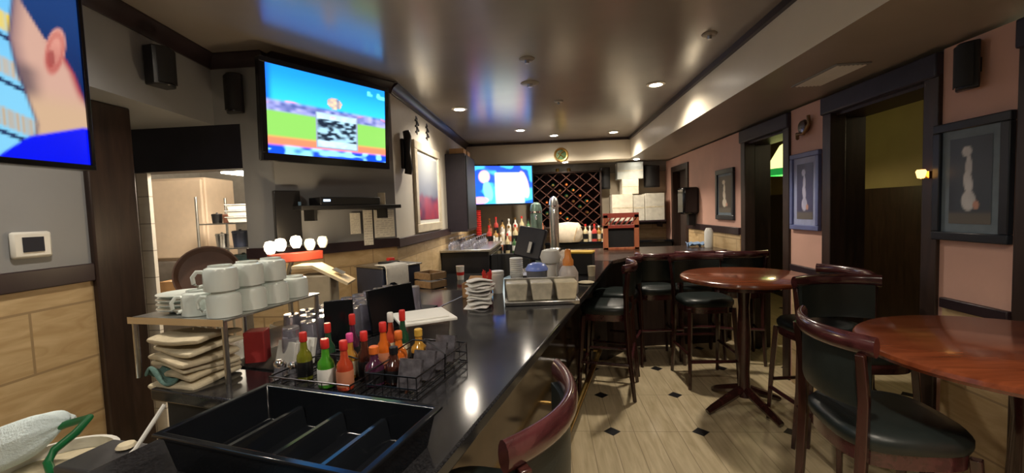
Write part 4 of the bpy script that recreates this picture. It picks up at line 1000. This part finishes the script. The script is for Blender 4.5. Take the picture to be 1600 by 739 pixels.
for st_ in range(3):
    for c in range(9):
        k = st_*5+c*3
        liquor(-.95+.108*c+.01*(st_ % 2), 6.9+.18*st_, .932+.13*st_, k, '%s liquor bottle, %s from the menu board on the %s step' % (LQN[k % 8], ORD[c], ('front', 'middle', 'rear')[st_]))
# stack of red cups / bottles near the menu board
rs_ = thing('red_cup_stack', 'tall column of nested red cups below the menu board', 'cups', (-1.12, 7.16, 0))
MB().lathe([(0, 0), (.10, 0), (.10, 1.22), (0, 1.22)], n=20).build('stand', BLACKM, rs_)
m = MB()
for k in range(14): m.lathe([(.034, 1.22+.03*k), (.046, 1.226+.03*k), (.046, 1.236+.03*k), (.034, 1.245+.03*k)], n=20)
m.build('cups', RED, rs_)
# drinks tower (silver-green) between the television and the wine rack
for k, (x, y, z, h, r, m_, lab) in enumerate(((-.15, 6.6, 0, 1.72, .09, mat('green_grey_metal', (.16, .24, .2), .3, .6), 'tall green-grey beverage tower in front of the far television'), (.12, 6.7, 0, 1.80, .07, STEEL, 'tall slim steel urn beside the wine rack'))):
    t = thing('beverage_tower', lab, 'dispenser', (x, y, z), 0)
    MB().lathe([(0, 0), (r*1.3, 0), (r*1.3, 1.0), (r, 1.02), (r, h-.1), (r*.8, h-.03), (r*.3, h), (0, h)], n=24).build('column', m_, t)
    MB().tube([(0, -r*.8, h-.2), (0, -r-.08, h-.2), (0, -r-.09, h-.26)], .014, 10).build('tap', CHROME, t)
    MB().lathe([(r*1.04, h-.16), (r*1.04, h-.13)], n=24).build('collar', CHROME, t.children[0])

# ------------------------------------------------------------------ far wall: wine rack, white boxes, counter goods
wr = thing('wine_rack', 'dark diagonal lattice wine rack on the far wall', 'wine rack', (.37, 7.98, 1.29))
W_, H_, DP = 1.16, .94, .26
m = MB(); m.b2(-W_/2-.03, W_/2+.03, -DP, 0, -.03, 0); m.b2(-W_/2-.03, W_/2+.03, -DP, 0, H_, H_+.03); m.b2(-W_/2-.03, -W_/2, -DP, 0, 0, H_); m.b2(W_/2, W_/2+.03, -DP, 0, 0, H_); m.build('frame', DARKW, wr, bevel=.004)
MB().b2(-W_/2, W_/2, -.012, -.0, 0, H_).build('back_panel', mat('plum_back', (.03, .012, .02), .6), wr)
LAT = wood('lattice_wood', (.07, .028, .022), (.15, .06, .04), .4, 'X')
m = MB(); stp = .165
def lat(m, sgn):
    n = int((W_+H_)/stp)+2
    for k in range(-n, n):
        c0 = k*stp*1.2
        pts = []
        for i in range(0, 201):
            x = -W_/2+W_*i/200; z = sgn*x*.85+H_/2+c0
            if .004 <= z <= H_-.004: pts.append((x, z))
        if len(pts) > 12:
            (x0, z0), (x1, z1) = pts[0], pts[-1]; L = math.hypot(x1-x0, z1-z0)
            m.box(((x0+x1)/2, -DP/2, (z0+z1)/2), (L, DP*.86, .012), ry=-math.atan2(z1-z0, x1-x0))
lat(m, 1); m.build('lattice', LAT, wr)
m = MB(); lat(m, -1); m.build('lattice', LAT, wr)
k = 0
for i in range(-3, 4):
    for j in range(4):
        x = .37 + i*stp*1.2/.85*.5*1.0; 
        z = 1.29+H_/2 + (j-1.5)*stp*1.2
        # centres of the lattice cells
        xx = i*(stp*1.2/.85)*.5; off = (stp*1.2/2 if (i % 2 == 0) else 0)
        zz = H_/2 + (j-2)*stp*1.2 + off
        if not (.08 < zz < H_-.08) or abs(xx) > W_/2-.08: continue
        k += 1
        if k % 3 == 0: continue
        t = thing('wine_bottle', 'wine bottle lying in the lattice, %s column from the television, %s cell up' % (ORD[i+3], ORD[j]), 'bottle', (.37+xx, 7.96, 1.29+zz-.03), 0, 'wine bottles in the rack')
        RX = Matrix.Rotation(R(90), 4, 'X')
        MB().lathe([(0, 0), (.036, 0), (.036, .17), (.015, .2), (.014, .25), (0, .25)], (0, -.02, 0), 16, RX).build('bottle_body', [BM['brown'], BM['darkgreen']][k % 2], t)
        MB().lathe([(.0165, .22), (.0165, .285), (0, .286)], (0, -.02, 0), 14, RX).build('foil', [CAPS['red'], BRASS, CAPS['orange']][k % 3], t)
def carton(label, x0, x1, y0, y1, z0, z1, m_, grp='white cartons on the far shelf'):
    t = thing('carton', label, 'box', ((x0+x1)/2, (y0+y1)/2, z0), 0, grp); w, d, h = (x1-x0)/2, (y1-y0)/2, z1-z0
    MB().b2(-w, w, -d, d, 0, h).build('box', m_, t, bevel=.005)
    MB().b2(-w*.98, w*.98, -d-.002, -d, h*.48, h*.52).build('seam', LINEN, t); MB().b2(-.025, .025, -d-.001, d, h, h+.002).build('tape', LINEN, t)
CW, CW2, CG = mat('white_carton', (.74, .68, .56), .7), mat('offwhite_carton', (.62, .6, .52), .7), mat('grey_carton', (.42, .45, .43), .7)
fsh = thing('stock_shelf', 'wall shelf carrying white cartons on the far wall by the door corner', 'shelf', (1.58, 7.95, 1.36))
MB().b2(-.46, .46, -.36, 0, -.025, 0).build('board', RAIL, fsh, bevel=.003)
for x in (-.4, .4): MB().b2(x-.012, x+.012, -.3, 0, -.12, -.025).build('bracket', RAIL, fsh)
carton('cream carton at the bottom of the pile next to the wine rack', 1.14, 1.49, 7.62, 7.94, 1.361, 1.82, CW)
carton('narrow white carton in the middle of the bottom row', 1.50, 1.69, 7.64, 7.94, 1.361, 1.80, CW2)
carton('white carton at the bottom of the pile nearest the far corner', 1.70, 2.02, 7.62, 7.94, 1.361, 1.82, CW2)
carton('bright white carton in the middle of the upper row', 1.32, 1.60, 7.66, 7.94, 1.823, 2.08, CW)
carton('grey carton on the very top of the white pile', 1.25, 1.69, 7.70, 7.94, 2.083, 2.37, CG)
# far work counter and goods
fc = thing('far_counter', 'dark work counter along the far wall below the wine rack', 'counter', (.95, 7.7, 0))
MB().b2(-1.0, 1.15, -.3, .28, 1.0, 1.04).build('countertop', BLACKG, fc, bevel=.004); MB().b2(-.98, 1.13, -.27, .27, 0, 1.0).build('cabinet', BLACKM, fc)
bag = thing('paper_bag', 'crumpled cream paper bag on the far counter below the wine rack', 'bag', (.36, 7.45, 1.04))
rows = []
m = MB(); prof = [(.17, 0), (.20, .05), (.21, .15), (.19, .25), (.15, .31), (.0, .33)]
rings = []
for r_, z in prof:
    rings.append([m.bm.verts.new((r_*1.15*math.cos(2*PI*i/22)*(1+.12*math.sin(i*2.3+z*20)), r_*.55*math.sin(2*PI*i/22)*(1+.12*math.sin(i*3.1+z*16)), z+.015*math.sin(i*1.9)*(1 if z else 0))) for i in range(22)])
for a, b in zip(rings, rings[1:]):
    for i in range(22): m.bm.faces.new((a[i], a[(i+1) % 22], b[(i+1) % 22], b[i]))
m.bm.faces.new(rings[0][::-1]); m.build('bag', mat('cream_paper', (.66, .58, .46), .8, var=.1), bag)
MB().box((.12, -.10, .14), (.012, .02, .22), ry=.3).build('fold', mat('tan_paper', (.5, .36, .2), .8), bag)
for k in range(5): liquor(.66+.075*k, 7.46+.03*(k % 2), 1.04, k*2+1, '%s bottle, %s from the paper bag on the far counter' % (LQN[(k*2+1) % 8], ORD[k]), .27, 'bottles on the far counter')
wf = thing('wooden_stand', 'reddish slatted wooden stand on the return counter', 'stand', (.93, 5.55, 1.07))
for x in (-.19, .19):
    MB().b2(x-.03, x+.03, -.03, .03, 0, .44).build('leg', ORANGEW, wf, bevel=.004)
MB().b2(-.22, .22, -.03, .03, .0, .03).build('base_rail', ORANGEW, wf, bevel=.003)
m = MB(); m.b2(-.22, .22, -.03, .03, .40, .46)
for k in range(6): m.box((-.16+.064*k, -.02, .36), (.016, .02, .11), ry=R(38))
m.b2(-.22, .22, -.03, .03, .27, .31); m.build('slats', mat('red_stain', (.36, .07, .05), .4), wf, bevel=.002)
MB().b2(-.16, .16, .0, .02, .03, .27).build('back_panel', BLACKM, wf)
P = [[(1.78+.22*i/7, 5.6+.14*j/5, 1.075+.03*abs(math.sin(i*1.3+j))+.02*math.sin(j*1.7)+.012) for j in range(6)] for i in range(8)]
tag(MB().slab(P, .008).build('plastic_bag', mat('blue_polythene', (.3, .45, .7), .3)), 'crumpled blue plastic bag at the wall end of the return counter', 'bag')
tag(MB().lathe([(0, 0), (.045, 0), (.05, .01), (.05, .2), (.03, .24), (0, .24)], (1.98, 5.5, 1.07), 20).build('paper_roll', WHITEP), 'white paper roll standing under the black dispenser', 'paper roll')
dp = thing('towel_dispenser', 'black wall dispenser on the salmon wall beside the far doorway', 'dispenser', (2.14, 6.42, 1.47), R(-90))
MB().b2(-.14, .14, -.22, 0, 0, .38).build('case', BLACKG, dp, bevel=.03)
MB().b2(-.05, .05, -.12, -.02, -.16, 0).build('spout', BLACKM, dp, bevel=.008)
# round gilt emblem hanging on the far soffit with gold brackets below
em = thing('wall_emblem', 'round gilt and green emblem on the cream soffit above the wine rack', 'emblem', (.28, 7.36, 2.505))
MB().lathe([(.11, 0), (.12, .012), (.105, .03), (.085, .022), (.085, 0)], (0, 0, 0), 32, Matrix.Rotation(R(90), 4, 'X')).build('ring', BRASS, em)
MB().lathe([(0, .0), (.085, .0), (.085, .012), (0, .018)], (0, 0, 0), 28, Matrix.Rotation(R(90), 4, 'X')).build('disc', mat('green_enamel', (.12, .22, .1), .35), em)
m = MB(); m.tube([(-.05, -.025, -.05), (.0, -.03, .03), (.05, -.025, .06)], .008, 8); m.tube([(-.05, -.025, .04), (.0, -.03, -.01), (.05, -.025, -.05)], .008, 8); m.build('scrollwork', BRASS, em)
for k in range(2):
    t = thing('rack_light', 'small gold clip lamp over the wine rack, %s' % ('television side', 'carton side')[k], 'lamp', (.23+.20*k, 7.945, 2.24), 0, 'gold clip lamps')
    MB().lathe([(0, 0), (.02, 0), (.034, .09), (.03, .09), (.016, .006)], (0, -.05, 0), 16, Matrix.Rotation(R(-30), 4, 'X')).build('shade', BRASS, t)
    MB().tube([(0, 0, .02), (0, -.03, .05), (0, -.045, .04)], .008, 8).build('arm', BRASS, t)

# ------------------------------------------------------------------ side-room lamps
sl = thing('pendant_lamp', 'glowing cream and green glass pendant in the side room through the narrow opening', 'lamp', (2.95, 5.55, 1.98))
MB().lathe([(.04, .34), (.10, .30), (.20, .12), (.22, .02), (.21, .02), (.18, .12), (.09, .28), (.035, .32)], n=28).build('shade', mat('lit_cream_glass', (.8, .75, .4), .4, emit=(.75, .72, .25), estr=1.3), sl)
MB().lathe([(.22, .02), (.225, -.06), (.21, -.06), (.205, .02)], n=28).build('green_band', mat('lit_green_glass', (.02, .25, .06), .3, emit=(.01, .3, .05), estr=.5), sl)
MB().lathe([(0, -.02), (.03, -.01), (.035, .03), (.02, .07), (0, .07)], n=16).build('bulb', mat('hot_bulb', (1, .9, .7), .3, emit=(1, .8, .45), estr=14), sl)
MB().tube([(0, 0, .33), (0, 0, .77)], .006, 8).build('cord', BLACKM, sl)
al = thing('wall_lamp', 'tiny amber lit lamp on the dark casing beside the wide opening', 'lamp', (2.12, 2.60, 1.72), R(-90))
MB().b2(-.02, .02, -.015, 0, -.02, .02).build('plate', BRASS, al)
MB().lathe([(0, -.02), (.016, -.015), (.024, .02), (.018, .03), (0, .03)], (0, -.04, 0), 16).build('shade', mat('amber_shade', (1, .6, .2), .4, emit=(1, .5, .15), estr=2.2), al)
MB().tube([(0, -.012, -.01), (0, -.03, -.02), (0, -.04, -.018)], .005, 8).build('arm', BRASS, al)

# ------------------------------------------------------------------ ceiling fittings and light
LENS = mat('lamp_lens', (1, .95, .85), .3, emit=(1, .9, .75), estr=30)
def downlight(label, x, y, power, tagit=True):
    t = thing('ceiling_lamp', label, 'lamp', (x, y, ZC), 0, 'recessed ceiling lamps')
    MB().lathe([(.062, -.0), (.085, -.0), (.088, -.006), (.06, -.012), (.058, -.002)], n=28).build('trim_ring', mat('lamp_ring', (.7, .65, .55), .35), t)
    MB().lathe([(0, -.003), (.058, -.003), (.055, -.008), (0, -.010)], n=24).build('lens', LENS, t)
    l = bpy.data.lights.new('lamp_light', 'SPOT'); l.energy = power; l.color = (1, .88, .72); l.spot_size = R(150); l.spot_blend = .9; l.shadow_soft_size = .055
    o = bpy.data.objects.new('lamp_light', l); COL.objects.link(o); o.parent = t; o.location = (0, 0, -.03)
P0 = 80
downlight('recessed ceiling lamp nearest the camera, in front of the cream soffit', 1.07, 4.28, P0)
downlight('recessed ceiling lamp close to the wall with the landscape picture', -.92, 4.83, P0)
downlight('recessed ceiling lamp in front of the far television', -.33, 6.27, P0)
downlight('recessed ceiling lamp above the gilt emblem', .16, 6.84, P0)
downlight('recessed ceiling lamp in the far corner of the tray ceiling', 1.06, 6.8, P0)
# unseen fill lamps added over the near part of the room, same fittings
downlight('unseen added fill lamp over the near end of the room beside the stone wall', -1.0, -.6, P0*.8)
downlight('unseen added fill lamp over the near end of the room beside the soffit', 1.0, -.4, P0*.8)
downlight('unseen added fill lamp over the mugs and napkins, before the baseball television', -1.62, 1.5, P0*.6)  # unseen, added to light the counter goods and grey column
downlight('unseen added fill lamp over the walkway beside the viewer', .55, .75, P0*.8)  # unseen, added to brighten the salmon wall and nearest table
for k, (x, y, r, lab) in enumerate(((-.11, 3.38, .06, 'round ceiling sprinkler plate nearest the baseball television'), (-.11, 4.02, .085, 'larger round ceiling vent between the two ceiling plates'), (.17, 4.73, .05, 'small ceiling sprinkler plate above the middle of the bar'), (1.14, 3.12, .05, 'small ceiling plate near the cream soffit'))):
    t = thing('ceiling_plate', lab, 'ceiling fitting', (x, y, ZC), 0, 'ceiling plates')
    MB().lathe([(0, -.012), (r*.8, -.012), (r, -.003), (r, 0), (0, 0)], n=28).build('plate', mat('ceiling_plate_paint', (.3, .27, .23), .4), t)
    MB().lathe([(0, -.035), (r*.25, -.035), (r*.3, -.012), (0, -.012)], n=16).build('head', STEEL, t)
for x, lab in ((1.55, 'small added soffit fill lamp above the white cartons'), (.35, 'small added soffit fill lamp above the wine rack')):  # fill lamps added under the soffit to brighten the far wall goods
    t = thing('soffit_fill_lamp', lab, 'lamp', (x, 7.55, ZS), 0, 'added soffit fill lamps')
    MB().lathe([(0, -.006), (.04, -.006), (.05, 0), (0, 0)], n=24).build('lens', LENS, t)
    l = bpy.data.lights.new('soffit_fill_light', 'SPOT'); l.energy = 10 if x > 1 else 4; l.color = (1, .82, .6); l.spot_size = R(150); l.spot_blend = .9; l.shadow_soft_size = .04
    o = bpy.data.objects.new('soffit_fill_light', l); COL.objects.link(o); o.parent = t; o.location = (0, -.12, -.03)
sv = thing('ceiling_vent', 'long pale air vent on the underside of the soffit before the wide opening', 'vent', (1.83, 3.0, ZS))
MB().b2(-.10, .10, -.24, .24, -.008, 0).build('frame', PAINT_GREY, sv, bevel=.003)
m = MB()
for k in range(7): m.box((-.075+.025*k, 0, -.009), (.016, .44, .003), ry=R(20))
m.build('slats', WHITEP, sv)

def lamp(name, kind, loc, energy, color, size=.1, rot=None, spot=None, parent=None):
    l = bpy.data.lights.new(name, kind); l.energy = energy; l.color = color
    if kind == 'AREA': l.size = size
    else: l.shadow_soft_size = size
    o = bpy.data.objects.new(name, l); COL.objects.link(o); o.location = loc
    if rot: o.rotation_euler = rot
    return o
lamp('kitchen_lamp_light', 'POINT', (-2.6, 3.75, 2.2), 62, (1, .86, .66), .15)
lamp('pendant_light', 'POINT', (2.95, 5.55, 1.93), 6, (1, .8, .4), .05)
lamp('side_room_light', 'POINT', (3.2, 3.2, 2.3), 4, (1, .85, .5), .1)
lamp('heat_lamp_light', 'POINT', dg(.02, .5, 1.47), 5, (1, .75, .45), .05)

wd = bpy.data.worlds.new('world'); SC.world = wd; wd.use_nodes = True
wd.node_tree.nodes['Background'].inputs[0].default_value = (.6, .55, .5, 1); wd.node_tree.nodes['Background'].inputs[1].default_value = .05
SC.view_settings.view_transform = 'Standard'; SC.view_settings.look = 'None'; SC.view_settings.gamma = 1; SC.view_settings.use_curve_mapping = False
SC.view_settings.exposure = 0.7
SC.cycles.max_bounces = 8; SC.cycles.transmission_bounces = 8; SC.cycles.sample_clamp_indirect = 4; SC.cycles.use_denoising = True
